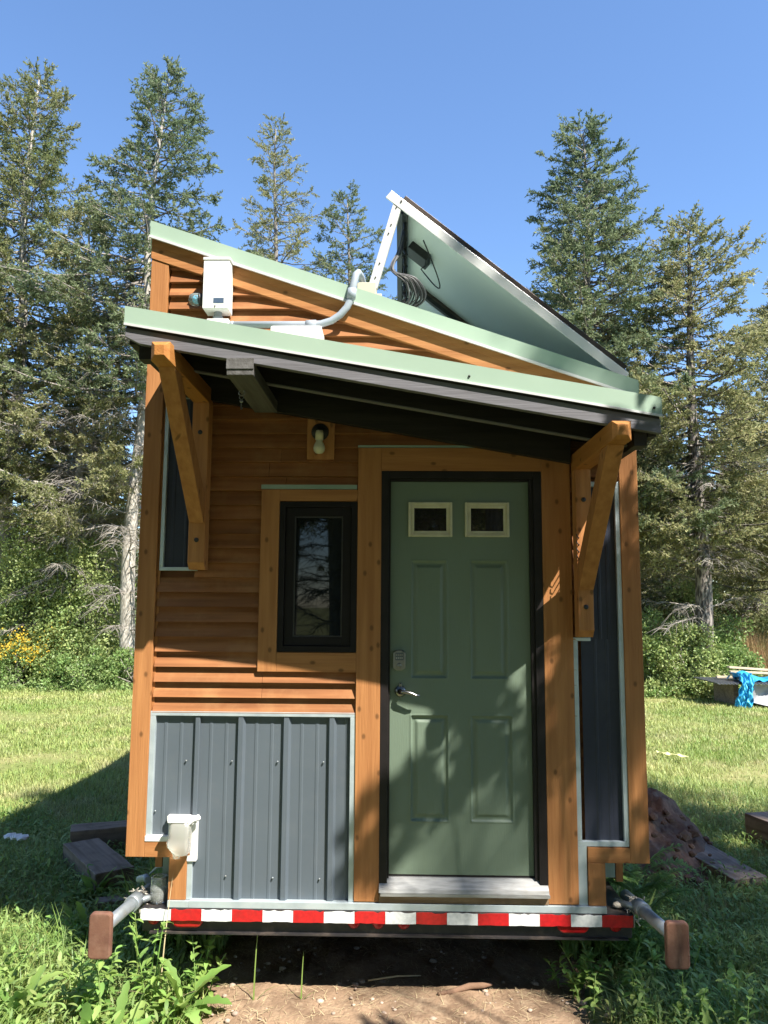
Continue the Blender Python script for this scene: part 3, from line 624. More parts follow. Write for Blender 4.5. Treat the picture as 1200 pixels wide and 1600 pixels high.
for i in range(12):
    e = lambda q=.012: random.uniform(-q, q); wd = .02 + .009 * i; wr = MB()
    ctl = [(.02 + e(.006), .16, 4.07), (.0 + e(), .10, 3.92), (-.045 + e(), .03 + e(), 3.80 + e()), (-.03 + e(), .0, 3.74), (.01 + wd * .6, .0, 3.70 + e()), (.02 + wd, .03, 3.63 + e(.02)), (wd * .8, .05, 3.575 + e()), (-.01 + e(), .06, 3.545 + e(.006)), (-.07 + e(), .07, 3.552 + e(.006)), (-.11 + e(.02), .10, 3.565)]
    pts = []
    for a in range(len(ctl) - 1):          # Catmull-Rom
        p0, p1, p2, p3 = (Vector(ctl[max(a - 1, 0)]), Vector(ctl[a]), Vector(ctl[a + 1]), Vector(ctl[min(a + 2, len(ctl) - 1)]))
        for t in (0, .25, .5, .75): pts.append(.5 * ((2 * p1) + (p2 - p0) * t + (2 * p0 - 5 * p1 + 4 * p2 - p3) * t * t + (-p0 + 3 * p1 - 3 * p2 + p3) * t ** 3))
    wr.tube(pts, .0042, 7); build('cable', wr, M_cable if i % 2 else M_blk, SA)
wr = MB(); random.seed(5)
for i in range(10):
    zz = 4.10 - i * .052; o1 = random.uniform(-.006, .006)
    wr.tube([(.022 + o1, .14, zz), (.028 - o1, .15, zz - .03), (.020 + o1 * 2, .14, zz - .055)], random.uniform(.007, .013), 7)
build('cable_bundle', wr, M_blk, SA)

# ------------------------------------------------------------ trailer
T = empty('trailer', (-.06, 0, .3), 'black steel trailer under the house with red and white reflective tape on its rear bumper', 'trailer')
build('deck', MB().box(-1.262, 1.145, -.045, HY, .40, .4555), M_steel, T, .003)
build('bumper', MB().box(-1.262, 1.145, -.012, .02, .335, .3995), M_steel, T, .003)
build('bumper_lip', MB().box(-1.22, 1.12, -.036, -.0125, .333, .340), M_steel, T)
tp = {0: MB(), 1: MB()}; random.seed(9)
xx = -1.262; wseg = 2.404 / 16
for i in range(16):
    a, b__ = xx + i * wseg, xx + (i + 1) * wseg - .0012
    top = [(b__ - (b__ - a) * t / 8, .4545 - (random.uniform(.0, .007) if random.random() < .5 else 0)) for t in range(9)]
    bot = [(a + (b__ - a) * t / 5, .3985 + (random.uniform(0, .004) if random.random() < .4 else 0)) for t in range(6)]
    tp[i % 2].prism(bot + top, -.0478, -.0455)
tape = build('reflective_tape', tp[0], M_wht, T); build('red_stripe', tp[1], M_red, tape)
tl = MB()
def round_lamp(xc, r, zc): return MB().lathe([(r * 1.05, 0), (r, .012), (r * .7, .020), (0, .023)], (xc, -.0125, zc), 'y', 28)
for xc, r, zc in ((-1.205, .030, .400), (-.215, .030, .395), (-.095, .030, .395), (.030, .030, .395), (1.062, .030, .398)):
    build('marker_light', round_lamp(xc, r, zc), M_lens, T)
for xc in (-1.035, .855):
    n_ = 28; pts = []
    for i in range(n_):
        a = 2 * math.pi * i / n_; pts.append((xc + .042 * np.sign(math.cos(a)) + .036 * math.cos(a), .398 + .036 * math.sin(a)))
    build('tail_light', MB().prism(pts, -.036, -.0125), M_lens, T, .008)
for q_ in ((-.95, -.88, .9, HY, .22, .34), (.76, .83, .9, HY, .22, .34)): build('frame_rail', MB().box(*q_), M_steel, T)
for y_ in (3.2, 4.1): build('axle', MB().tube([(-1.0, y_, .24), (.9, y_, .24)], .035, 10), M_steel, T)
for yy in (3.2, 4.1):
    for xs_ in (-1.13, 1.01):
        wv = build('wheel', MB().lathe([(0, -.09), (.20, -.09), (.32, -.10), (.345, -.07), (.345, .07), (.32, .10), (.20, .09), (0, .09)], (xs_, yy, .345), 'x', 32), M_blk, T)
        build('rim', MB().lathe([(0, -.105), (.06, -.105), (.17, -.095), (.19, -.08)], (xs_, yy, .345), 'x', 24), M_white, wv)
def jack(sx, x0, y_end, xe, ze):
    p0 = Vector((x0, .16, .475)); p1 = Vector((xe, y_end, ze)); d = (p1 - p0).normalized()
    j = build('stabilizer_jack', MB().tube([p0, p0 + d * (p1 - p0).length * .985], .028, 16), M_pipe, T)
    build('jack_collar', MB().tube([p0 + d * .17, p0 + d * .25], .037, 16).tube([p0 + d * .10 + Vector((-sx * .09, 0, 0)), p0 + d * .21], .016, 10), M_pipe, j)
    pl = MB(); n_ = 6; rc = .020; hw, hh = .050, .097; pts = []
    for cx_, cz_, a0_ in ((hw - rc, -hh + rc, -90), (hw - rc, hh - rc, 0), (-hw + rc, hh - rc, 90), (-hw + rc, -hh + rc, 180)):
        for t in range(n_ + 1):
            a = R(a0_ + 90 * t / n_); pts.append((xe + cx_ + rc * math.cos(a), ze - .02 + cz_ + rc * math.sin(a)))
    pl.prism(pts, y_end - .022, y_end + .012)
    build('foot_plate', pl, M_rust, j, .007)
    rp = MB(); random.seed(7 + sx)
    for i in range(26):
        c = p0 + d * random.uniform(.12, .17); a = random.uniform(0, 6.28); e = Vector((math.cos(a) * .045, random.uniform(-.02, .02), math.sin(a) * .045))
        rp.tube([c + e * .7, c + e + Vector((random.uniform(-.02, .02), 0, random.uniform(-.03, .01))), c + e * 1.2 + Vector((random.uniform(-.03, .03), random.uniform(-.02, .02), -random.uniform(.01, .06)))], .003, 5)
    rp.tube(cir(p0.x + d.x * .14, p0.y + d.y * .14, p0.z, .034), .006, 6)
    build('frayed_tie', rp, M_rope, j)
jack(-1, -1.285, -.42, -1.315, .502)
jack(1, 1.165, -.44, 1.212, .508)
build('grey_hose', MB().tube([(-1.33, .30, .50), (-1.27, .22, .56), (-1.20, .2, .575)], .006, 8).tube([(-1.39, .30, .47), (-1.34, .26, .495), (-1.31, .2, .50)], .018, 10), M_pvc, T)
tag(build('foam_scrap', MB().add([(1.09 + a * .03, .03 + b * .02, .474 + c * .018) for a, b, c in ico], icf, True), M_rope), 'crumbly beige foam scrap lying on the right end of the trailer deck', 'scrap')

# jar on the deck
jar = empty('glass_jar', (-1.20, .03, .456), 'empty clear glass jar standing on the left corner of the trailer deck', 'jar')
prof = [(0, .002), (.036, .002), (.042, .008), (.042, .050), (.040, .056), (.042, .062), (.042, .078), (.039, .092), (.039, .096), (.041, .099), (.039, .103), (.041, .107), (.039, .111), (.041, .116), (.039, .126), (.036, .126), (.036, .095), (.038, .078), (.038, .012), (0, .008)]
build('jar_body', MB().lathe(prof, (-1.200, .03, .456), 'z', 36), M_jar, jar)
# frosted jug over the outlet
jug = empty('outlet_jug', (-1.085, -.07, .70), 'cut frosted plastic jug hung as a rain cover over the outlet at the lower left', 'plastic jug')
def loopz(z_, x0, x1, y0, y1, r, n_=5):
    o = []
    for cx_, cy_, a0_ in ((x1 - r, y1 - r, 0), (x0 + r, y1 - r, 90), (x0 + r, y0 + r, 180), (x1 - r, y0 + r, 270)):
        for t in range(n_ + 1): a = R(a0_ + 90 * t / n_); o.append((cx_ + r * math.cos(a), cy_ + r * math.sin(a), z_))
    return o
def loft(loops, closed=True):
    mb = MB(); n_ = len(loops[0]); vs = [p for l in loops for p in l]
    fs = [(i * n_ + j, i * n_ + (j + 1) % n_, (i + 1) * n_ + (j + 1) % n_, (i + 1) * n_ + j) for i in range(len(loops) - 1) for j in range(n_)]
    fs.append(tuple(range(n_))); mb.add(vs, fs, True); return mb
build('jug_body', loft([loopz(.722, -1.085, -1.032, -.115, -.042, .018), loopz(.728, -1.100, -1.024, -.120, -.040, .02), loopz(.765, -1.128, -1.020, -.128, -.038, .022), loopz(.785, -1.130, -1.020, -.128, -.038, .022), loopz(.812, -1.118, -1.020, -.128, -.038, .022), loopz(.866, -1.116, -1.018, -.128, -.038, .02), loopz(.878, -1.108, -1.024, -.120, -.040, .018)]), M_frost, jug)
build('jug_cap', MB().lathe([(0, .0), (.016, .0), (.018, .012), (.018, .020)], (-1.085, -.085, .703), 'z', 14), M_frost, jug)
build('outlet', MB().box(-1.085, -1.062, -.0415, -.027, .785, .845), M_cream, jug, .003)
build('jug_tape', MB().box(-1.125, -1.02, -.125, -.0405, .8785, .8905).tube([(-1.04, -.115, .865), (-1.01, -.1, .892), (-.985, -.06, .888)], [.014, .016, .012], 8), M_white, jug, .003)

# ------------------------------------------------------------ things on the ground
def timber(name, c, L, w_, h_, rz, label, cat, tilt=0, m_='timber', group=None):
    random.seed(hash(label) % 1000 if False else len(label)); mb = MB(); n_ = 10; vs = []
    for i in range(n_ + 1):
        x_ = -L / 2 + L * i / n_
        for yy, zz in ((-w_ / 2, 0), (w_ / 2, 0), (w_ / 2, h_), (-w_ / 2, h_)):
            vs.append((x_ + (random.uniform(-.008, .008) if i in (0, n_) else 0), yy + random.uniform(-.003, .003), zz + random.uniform(-.003, .003)))
    fs = [(i * 4 + j, i * 4 + (j + 1) % 4, i * 4 + 4 + (j + 1) % 4, i * 4 + 4 + j) for i in range(n_) for j in range(4)] + [(3, 2, 1, 0), tuple(n_ * 4 + j for j in range(4))]
    mb.add(vs, fs); o = build(name, mb, W[m_], None, .005); o.location = c; o.rotation_euler = (0, tilt, rz)
    return tag(o, label, cat, group)
timber('timber_beam', (-2.02, 2.42, .02), 1.15, .20, .17, R(22), 'dark square timber lying behind the other one in the shade left of the house', 'timber')
timber('timber_beam', (-2.14, 1.68, .03), .80, .26, .13, R(-52), 'short wide grey timber lying nearest on the left in the shade', 'timber')
timber('plank', (2.28, 2.18, .06), 1.20, .27, .06, R(-76), 'weathered brown plank lying in the grass at the right beside the dirt mound', 'plank', R(3))
timber('timber_beam', (3.18, 2.2, .02), 1.1, .28, .22, R(-72), 'dark timber block at the right edge of the lawn', 'timber')
timber('wood_scrap', (-1.75, 1.15, .03), .35, .10, .04, R(20), 'small pale wood scrap in the weeds near the left timbers', 'wood scrap')
# dirt mound
def lump(name, cx_, cy_, rx, ry, hz_, material, label, cat, seed=0, n_=44):
    rg = np.random.default_rng(seed); u = np.linspace(-1, 1, n_); Xm, Ym = np.meshgrid(u, u); r_ = np.hypot(Xm, Ym)
    h = np.clip(1 - r_ ** 2, 0, 1) ** .8
    nz = sum(a * np.sin(Xm * f + rg.uniform(0, 6)) * np.sin(Ym * f * 1.2 + rg.uniform(0, 6)) for a, f in ((.22, 3), (.14, 6), (.08, 13), (.06, 22), (.04, 37))) + rg.normal(0, .02, Xm.shape)
    Z = h * (1 + nz) * hz_ - .02 * (r_ > .98); xs = cx_ + Xm * rx; ys = cy_ + Ym * ry; Z = Z + gz(xs, ys)
    Z[r_ > 1] = gz(xs, ys)[r_ > 1] - .05
    q = np.add.outer(np.arange(n_ - 1) * n_, np.arange(n_ - 1)).ravel()
    o = npmesh(name, np.stack([xs, ys, Z], -1).reshape(-1, 3), np.stack([q, q + 1, q + n_ + 1, q + n_], -1), material, smooth=True)
    return tag(o, label, cat)
lump('dirt_mound', 1.86, 2.75, .68, 1.15, .40, M_soil, 'heap of dark crumbly dug soil beside the right side of the house', 'dirt mound', 3, 90)
mb = MB(); random.seed(8)
for i in range(150):
    r = random.choice((.012, .018, .025, .035, .05)) * random.uniform(.6, 1.1); a = random.uniform(0, 6.28); q_ = math.sqrt(random.random())
    px, py = 1.86 + .66 * q_ * math.cos(a), 2.55 + 1.1 * q_ * math.sin(a); hz_ = .40 * max(0, 1 - q_ * q_) ** .8
    mb.add([(px + a_ * r * random.uniform(.7, 1.3), py + b__ * r * random.uniform(.7, 1.3), hz_ + c_ * r * .8) for a_, b__, c_ in ico], icf, False)
tag(build('soil_clods', mb, M_soil), 'loose clods of soil strewn over the dug heap', 'soil', kind='stuff')
# stick on the dirt
tag(build('stick', MB().tube([(.20, .05, .035), (.28, .07, .042), (.36, .105, .05), (.43, .12, .048), (.475, .14, .046)], [.010, .013, .016, .014, .008], 8), mat('brown stick bark', (.24, .14, .09), (.15, .085, .05), rough=.9, bump=.6)), 'short brown stick lying on the bare dirt in front of the door', 'stick')
tag(build('stick', MB().tube([(-.15, .18, .035), (0, .22, .04), (.12, .235, .038)], [.004, .005, .003], 6), M_dry), 'thin pale twig lying on the dirt at the edge of the shadow', 'twig')
# yellow scrap in lawn and white scrap
mb = MB(); random.seed(2)
pts = [(3.27 + .036 * i, 6.10 - .035 * i + .02 * math.sin(i * 2)) for i in range(9)]
vs = []
for i, (a, b__) in enumerate(pts): vs += [(a, b__ - .05, .10 + .012 * math.sin(i * 1.7)), (a + .01, b__ + .05, .105 + .012 * math.cos(i * 2.1))]
mb.add(vs, [(i * 2, i * 2 + 2, i * 2 + 3, i * 2 + 1) for i in range(8)]); mb.add([(x_, y_, z_ - .006) for x_, y_, z_ in vs], [(i * 2, i * 2 + 1, i * 2 + 3, i * 2 + 2) for i in range(8)])
tag(build('plastic_strip', mb, mat('pale yellow plastic', (.75, .74, .30), (.65, .64, .28), rough=.5)), 'crumpled pale yellow strip lying on the lawn at the right', 'litter')
mb = MB()
for i in range(3): mb.add([(-3.06 + .06 * i + a * .05, 2.26 - .02 * i + b * .07, .11 + c * .02) for a, b, c in ico], icf, False)
tag(build('white_rag', mb, M_white), 'white rag lying in shaded grass at the left edge', 'rag')

# ------------------------------------------------------------ table with tarps far right
ST = empty('scrap_table', (7.3, 11.6, 0), 'low platform of dark roofing sheet at the far right of the lawn', 'platform')
mb = MB(); n_ = 40
for i in range(n_): 
    x_ = 6.12 + i * .065; mb.box(x_, x_ + .03, 11.15, 12.4, .455, .475).box(x_ + .03, x_ + .06, 11.15, 12.4, .445, .462)
build('sheet', mb, M_rub, ST)
for x_ in (6.5, 8.3): build('support', MB().box(x_, x_ + .1, 11.35, 12.3, 0, .444), W['timber'], ST)
def drape(name, xs, ys, fn, material, label, cat, th=.006):
    Xm, Ym = np.meshgrid(xs, ys); P = np.stack(fn(Xm, Ym), -1); n_ = len(xs); V = np.concatenate([P.reshape(-1, 3), (P + np.array([0, .006, -th])).reshape(-1, 3)])
    q = np.add.outer(np.arange(len(ys) - 1) * n_, np.arange(n_ - 1)).ravel(); F = np.stack([q, q + 1, q + n_ + 1, q + n_], -1)
    return tag(npmesh(name, V, np.concatenate([F, F[:, ::-1] + P.size // 3]), material, smooth=True), label, cat)
def f_silver(a, b):
    x_ = 6.72 + a * 1.8; z_ = .43 - b * (.30 + .10 * np.sin(a * 5)) ; y_ = 11.28 - .05 * np.sin(a * 17 + b * 4) - .08 * b
    return x_, y_, z_
drape('silver_tarp', np.linspace(0, 1, 60), np.linspace(0, 1, 16), f_silver, M_silver, 'dark silver tarp hanging under the roofing sheet at far right', 'tarp')
def f_blue(a, b):     # over the top then down the front
    s = b * 1.25
    wd = .14 + .10 * sst(.35, 0, b)
    x_ = 6.66 + .12 * (1 - b) + (a - .5) * 2 * wd * (1 - .18 * np.sin(b * 5)) - .10 * b
    y_ = np.where(s < .55, 11.75 - s * 1.15, 11.11 - .05 * (s - .55)) + .025 * np.sin(a * 15)
    z_ = np.where(s < .55, .50 + .09 * np.sin(a * 9 + b * 8) ** 2 + .06 * np.sin(s / .55 * 3.14), .50 - (s - .55) * .68 + .03 * np.sin(a * 23 + b * 5))
    y_ = y_ + .03 * np.sin(a * 29 + b * 7) + .02 * np.sin(a * 11 - b * 31); x_ = x_ + .02 * np.sin(b * 27 + a * 9)
    return x_, y_, z_
drape('blue_tarp', np.linspace(0, 1, 50), np.linspace(0, 1, 50), f_blue, M_tarp, 'crumpled bright blue tarp hanging over the front of the platform', 'tarp')
def f_blue2(a, b):
    return 6.72 + a * 1.1, 11.35 + b * .5 + .03 * np.sin(a * 22), .50 + (.16 * np.sin(np.clip(b, 0, 1) * 3.14)) * (.6 + .4 * np.sin(a * 9 + 1)) * (1 - .4 * a) + .02 * np.sin(a * 31 + b * 9)
drape('blue_tarp', np.linspace(0, 1, 60), np.linspace(0, 1, 30), f_blue2, M_tarp, 'second blue tarp bunched up on top of the platform', 'tarp')
for i, (xa, ya, za_, L_, lab) in enumerate(((6.62, 11.9, .50, .42, 'short pale board stub lying leftmost on the platform'), (7.7, 12.1, .56, 1.9, 'long pale board lying at the back of the platform'), (7.6, 12.25, .62, 1.7, 'topmost long pale board behind the blue tarp'))):
    o = build('board', MB().box(-L_ / 2, L_ / 2, -.05, .05, 0, .04), M_lumber, None, .003); o.location = (xa, ya, za_); o.rotation_euler = (0, R(2 * i), R(-4 + 5 * i)); tag(o, lab, 'board', 'pale boards on the platform')

# ------------------------------------------------------------ single plants near the camera
def leaves_obj(name, V, F, m_, label, cat, loc, group=None):
    o = npmesh(name, V, F, m_); o.location = loc; return tag(o, label, cat, group)
rg = np.random.default_rng(21)
n = 15
V, F = strips(np.zeros((n, 3)), rg.uniform(0, 6.283, n), rg.uniform(.16, .30, n), rg.uniform(.045, .075, n), rg.uniform(.5, 1.35, n), rg.uniform(.3, 1.3, n), nseg=26, shape='wavy', fold=.35)
leaves_obj('dock_plant', V, F, M_weed, 'broad leaved weed rosette at the lower left on the edge of the dirt', 'plant', (-1.02, -.12, .02))
def leafy_stem(seed, hgt, nst, leafL, leafW, m_, name, label, loc, spread=.08, lean=.25, per=14, tipflower=None):
    rg = np.random.default_rng(seed); Ps = []; stem = MB()
    for s in range(nst):
        a = rg.uniform(0, 6.28); h_ = hgt * rg.uniform(.6, 1.1); bx_, by_ = rg.normal(0, spread, 2); ln = lean * rg.uniform(.2, 1)
        pts = [(bx_ + math.cos(a) * ln * h_ * t * t, by_ + math.sin(a) * ln * h_ * t * t, h_ * t) for t in np.linspace(0, 1, 7)]
        stem.tube(pts, [.0035 * (1 - .6 * t) + .0008 for t in np.linspace(0, 1, 7)], 5)
        for k in range(per):
            t = rg.uniform(.12, 1.0); i = min(int(t * 6), 5); f_ = t * 6 - i; p = [pts[i][c] * (1 - f_) + pts[i + 1][c] * f_ for c in range(3)]
            Ps.append((p, k * 2.4 + rg.uniform(-.3, .3), leafL * rg.uniform(.6, 1.2) * (1.15 - .6 * t)))
    P = np.array([p[0] for p in Ps]); n = len(P)
    V, F = strips(P, np.array([p[1] for p in Ps]), np.array([p[2] for p in Ps]), leafW * rg.uniform(.7, 1.2, n), rg.uniform(-.1, .9, n), rg.uniform(.2, 1.3, n), nseg=6, shape='leaf', fold=.3)
    root = empty(name, loc, label, 'plant'); 
    o = npmesh('leaves', V, F, m_, None); o.parent = root
    s2 = build('stem', stem, m_, None); s2.parent = root
    return root
M_tan = mat('feathery pale leaves', (.17, .30, .07), (.24, .38, .10), rough=.5, island=.25, trans=.4)
leafy_stem(31, .44, 5, .10, .020, M_weed, 'weed_plant', 'tall narrow leaved weed growing in front of the left jack', (-1.19, -.10, .0), .07, .3, 18)
leafy_stem(32, .30, 6, .07, .022, M_weed, 'weed_plant', 'bushy low weed growing right of the left jack foot', (-.98, .02, .0), .07, .5, 16)
leafy_stem(36, .30, 7, .09, .026, M_weed, 'weed_plant', 'low leafy weed directly under the left rusty foot plate', (-1.42, -.25, .05), .08, .5, 16)
leafy_stem(33, .26, 7, .07, .024, M_weed, 'weed_plant', 'low broad leaved weed in the shade under the right end of the bumper', (.86, .12, .0), .09, .6, 16)
leafy_stem(34, .34, 9, .08, .026, M_weed, 'weed_plant', 'leafy weed growing under the right jack arm', (1.20, .05, .0), .10, .5, 18)
leafy_stem(37, .30, 9, .07, .026, M_weed, 'weed_plant', 'leafy weed growing right of the right rusty foot plate', (1.45, -.25, .0), .10, .5, 18)
# feathery plant right
def fern(seed, nf, Lf, name, label, loc):
    rg = np.random.default_rng(seed); P = []; A_ = []; Ls = []; stem = MB()
    for f in range(nf):
        a = rg.uniform(0, 6.28); el = rg.uniform(.6, 1.35); cu = rg.uniform(.8, 1.8); L_ = Lf * rg.uniform(.6, 1.1); hgt0 = rg.uniform(0, .55)
        p = np.array([rg.normal(0, .04), rg.normal(0, .04), hgt0]); pts = [tuple(p)]; n_ = 16
        for k in range(n_):
            e = el - cu * k / n_; d = np.array([math.cos(a) * math.cos(e), math.sin(a) * math.cos(e), math.sin(e)]); p = p + d * L_ / n_; pts.append(tuple(p))
            if k > 1:
                for s in (-1, 1):
                    ln = .055 * math.sin(math.pi * (k + 1) / (n_ + 2)) + .012
                    for q_ in range(3):
                        P.append(p - d * L_ / n_ * q_ / 3); A_.append(a + s * (1.0 + rg.uniform(-.2, .2))); Ls.append(ln * rg.uniform(.7, 1.1))
        stem.tube(pts, .0018, 4)
    n = len(P); V, F = strips(np.array(P), np.array(A_), np.array(Ls), np.full(n, .009), rg.uniform(-.1, .5, n), rg.uniform(.2, .8, n), nseg=3, shape='leaf')
    root = empty(name, loc, label, 'plant'); o = npmesh('leaves', V, F, M_tan); o.parent = root; s2 = build('stem', stem, M_tan); s2.parent = root
fern(41, 34, .30, 'feathery_plant', 'pale feathery leaved plant rising behind the right jack arm', (1.27, .42, .0))
# tall thin stems
for i, (x_, y_, h_, lab) in enumerate(((-.70, -.02, .42, 'tall single grass blade standing in front of the bumper, left'), (-.47, .0, .22, 'shorter grass blade standing on the dirt right of the tall one'), (-1.12, -.16, .62, 'dry bent grass stalk crossing in front of the glass jar'))):
    m_ = M_weed if i < 2 else M_dry; V, F = strips(np.array([[0, 0, 0.], [0, 0, 0], [.01, 0, 0]]), np.array([1.5, 4., 0.3]), np.array([h_, h_ * .5, h_ * .35]), np.array([.008, .007, .006]), np.array([1.5, 1.2, .9]), np.array([.3, 1.2, 1.0]), nseg=10)
    leaves_obj('grass_stalk', V, F, m_, lab, 'grass stalk', (x_, y_, .02))
# lettuce-like large leaved weeds in left foreground
rg = np.random.default_rng(77); spots = [(-1.55, .05), (-1.75, -.25), (-1.35, -.38), (-2.05, .15), (-1.95, -.1), (-1.6, .45), (-2.3, .5), (-2.2, -.2), (-1.2, -.45), (-2.5, .2), (1.65, .1), (1.9, -.2), (1.35, -.42), (1.75, .6), (2.2, .3), (-1.85, .75), (-1.5, 1.0), (-2.0, 1.3)]
protos = []
for k in range(4):
    n = 16; V, F = strips(np.stack([rg.normal(0, .02, n), rg.normal(0, .02, n), np.zeros(n)], -1), rg.uniform(0, 6.283, n), rg.uniform(.12, .26, n), rg.uniform(.035, .06, n), rg.uniform(.5, 1.45, n), rg.uniform(.3, 1.4, n), nseg=20, shape='wavy', fold=.3)
    protos.append(npmesh('leafy_weed', V, F, M_weed))
pos_words = {}
nearby = ['close to the left foot plate', 'at the bottom left corner', 'just below the left foot plate', 'further left beyond the foot plate', 'left of the rusty foot plate in the sun', 'behind the left jack foot', 'at the left edge in the middle distance', 'at the lowest left edge', 'at the bottom edge beside the dirt', 'at the far left edge', 'right of the right foot plate', 'at the bottom right corner', 'just below the right foot plate', 'behind the right foot plate', 'at the right edge', 'near the short grey timber', 'in the shade in front of the timbers', 'beside the left end of the timbers']
for i, (x_, y_) in enumerate(spots):
    o = protos[i] if i < 4 else protos[i % 4].copy()
    if i >= 4: col.objects.link(o)
    s = .7 + .5 * ((i * 37) % 10) / 10; o.scale = (s, s, s * (.9 + .3 * ((i * 13) % 7) / 7)); o.location = (x_, y_, float(gz(x_, y_))); o.rotation_euler = (0, 0, i * 1.9)
    tag(o, 'broad leafy green weed growing ' + nearby[i], 'plant', 'leafy weeds in the long grass')

# ------------------------------------------------------------ trees
def quads(P, D, L, Wd, rg):      # elongated quads at P along D
    n = len(L); D = D / np.linalg.norm(D, axis=1, keepdims=True); rv = rg.normal(size=(n, 3)); Sd = np.cross(D, rv); Sd /= np.linalg.norm(Sd, axis=1, keepdims=True) + 1e-9
    a = P; c = P + D * L[:, None]; mid = P + D * (L * .45)[:, None]; s = Sd * (Wd * .5)[:, None]
    V = np.stack([a, mid + s, c, mid - s], 1).reshape(-1, 3); F = np.arange(4 * n).reshape(-1, 4); return V, F
def sticks(P0, P1, r0, r1):      # thin 3-sided sticks
    n = len(P0); D = P1 - P0; D = D / (np.linalg.norm(D, axis=1, keepdims=True) + 1e-9); a = np.cross(D, [0.3, .2, 1.]); a /= np.linalg.norm(a, axis=1, keepdims=True) + 1e-9; b = np.cross(D, a)
    V = []
    for k in range(3):
        t = 2 * math.pi * k / 3; o = a * math.cos(t) + b * math.sin(t); V.append(P0 + o * r0[:, None]); V.append(P1 + o * r1[:, None])
    V = np.stack(V, 1).reshape(-1, 3); b0 = (np.arange(n) * 6)[:, None]
    F = np.stack([b0 + np.array([0, 2, 3, 1]), b0 + np.array([2, 4, 5, 3]), b0 + np.array([4, 0, 1, 5])], 1).reshape(-1, 4); return V, F
def spruce(name, x, y, Ht, base, Rm, nb, seed, label, m_=None, bark=None, tr=.14, dens=1., top_pow=.58, dead=0, droop=.35, group='spruces', lean=0, z0=0., lop=0, sp=1., kk=26, bbark=None):
    rg = np.random.default_rng(seed); m_ = m_ or M_needle; bark = bark or M_bark
    root = empty(name, (x, y, z0), label, 'tree', group)
    SP = []; SPd = []; SL = []; SW = []; B0 = []; B1 = []; R0 = []; R1 = []
    axis = lambda z_: np.array([lean * (z_ / Ht) ** 2 + .06 * math.sin(z_ * .8 + seed), .06 * math.cos(z_ * .7 + seed), z_])
    lob = [(rg.uniform(0, 6.28), rg.uniform(.1, .95), rg.uniform(.25, .6)) for _ in range(9)]
    for i in range(nb):
        t = ((i + rg.random()) / nb) ** .85; z_ = Ht - (Ht - base) * t; az = i * 2.39996 + rg.normal(0, .25)
        Rr = Rm * (.05 + .95 * t ** top_pow) * rg.uniform(.5, 1.25)
        if t > .8: Rr *= 1 - .35 * (t - .8) / .2 * rg.random()
        for la, lt, ls in lob:
            dd = math.cos(az - la); 
            if dd > .6 and abs(t - lt) < .06: Rr *= 1 + ls * (.9 if int(la * 10) % 2 else -.9)
        if lop: Rr *= 1 + lop * math.cos(az)
        a_ = .55 * (1 - t) ** 2.5 - droop * min(1, t * 1.6); b_c = .30 * t + .12
        ca, sa = math.cos(az), math.sin(az); ns = 9; s = np.linspace(0, 1, ns)[:, None]
        c0 = axis(z_); P = c0 + np.concatenate([Rr * s * ca, Rr * s * sa, Rr * (a_ * s + b_c * s * s)], 1) + np.cumsum(rg.normal(0, .012 * Rr, (ns, 3)), 0) * (s > 0)
        br = .010 + .012 * Rr; rad = br * (1 - .8 * s[:, 0])
        B0.append(P[:-1]); B1.append(P[1:]); R0.append(rad[:-1]); R1.append(rad[1:])
        nt_ = max(6, int(Rr * 10.5 * dens) + 2); ts = .25 + .75 * rg.random(nt_) ** .65; idx = np.clip((ts * (ns - 1)).astype(int), 0, ns - 2); fr = ts * (ns - 1) - idx
        Q = P[idx] * (1 - fr[:, None]) + P[idx + 1] * fr[:, None]; sg = np.where(rg.random(nt_) < .5, -1, 1); an = az + sg * rg.uniform(.3, 1.25, nt_)
        TL = (.20 + .45 * (1 - ts) * min(Rr, 2) / 1.5 + .05) * rg.uniform(.6, 1.25, nt_); el = rg.uniform(-.7, .35, nt_) + .7 * (1 - t) ** 3
        TD = np.stack([np.cos(an) * np.cos(el), np.sin(an) * np.cos(el), np.sin(el)], 1)
        B0.append(Q); B1.append(Q + TD * TL[:, None]); R0.append(np.full(nt_, .005)); R1.append(np.full(nt_, .002))
        k = kk; u = np.linspace(.15, 1.05, k)[None, :, None] + rg.uniform(-.08, .08, (nt_, k, 1))
        C = Q[:, None, :] + TD[:, None, :] * TL[:, None, None] * u; dj = TD[:, None, :] * .75 + rg.normal(0, .6, (nt_, k, 3)) + np.array([0, 0, .05])
        SP.append(C.reshape(-1, 3)); SPd.append(dj.reshape(-1, 3)); nn = nt_ * k; SL.append(rg.uniform(.06, .115, nn) * sp); SW.append(rg.uniform(.020, .040, nn) * sp)
    V, F = quads(np.concatenate(SP), np.concatenate(SPd), np.concatenate(SL), np.concatenate(SW), rg)
    o = npmesh('crown', V, F, m_); o.parent = root
    V, F = sticks(np.concatenate(B0), np.concatenate(B1), np.concatenate(R0), np.concatenate(R1)); o = npmesh('branches', V, F, bbark or bark); o.parent = root
    tk = MB(); zs = np.linspace(-.3, Ht * .99, 26); tk.tube([tuple(axis(z_)) for z_ in zs], [tr * (1 - max(z_, 0) / Ht) ** .8 + .012 + (.05 * math.exp(-max(z_, 0) * 3)) for z_ in zs], 12)
    o = build('trunk', tk, bark); o.parent = root
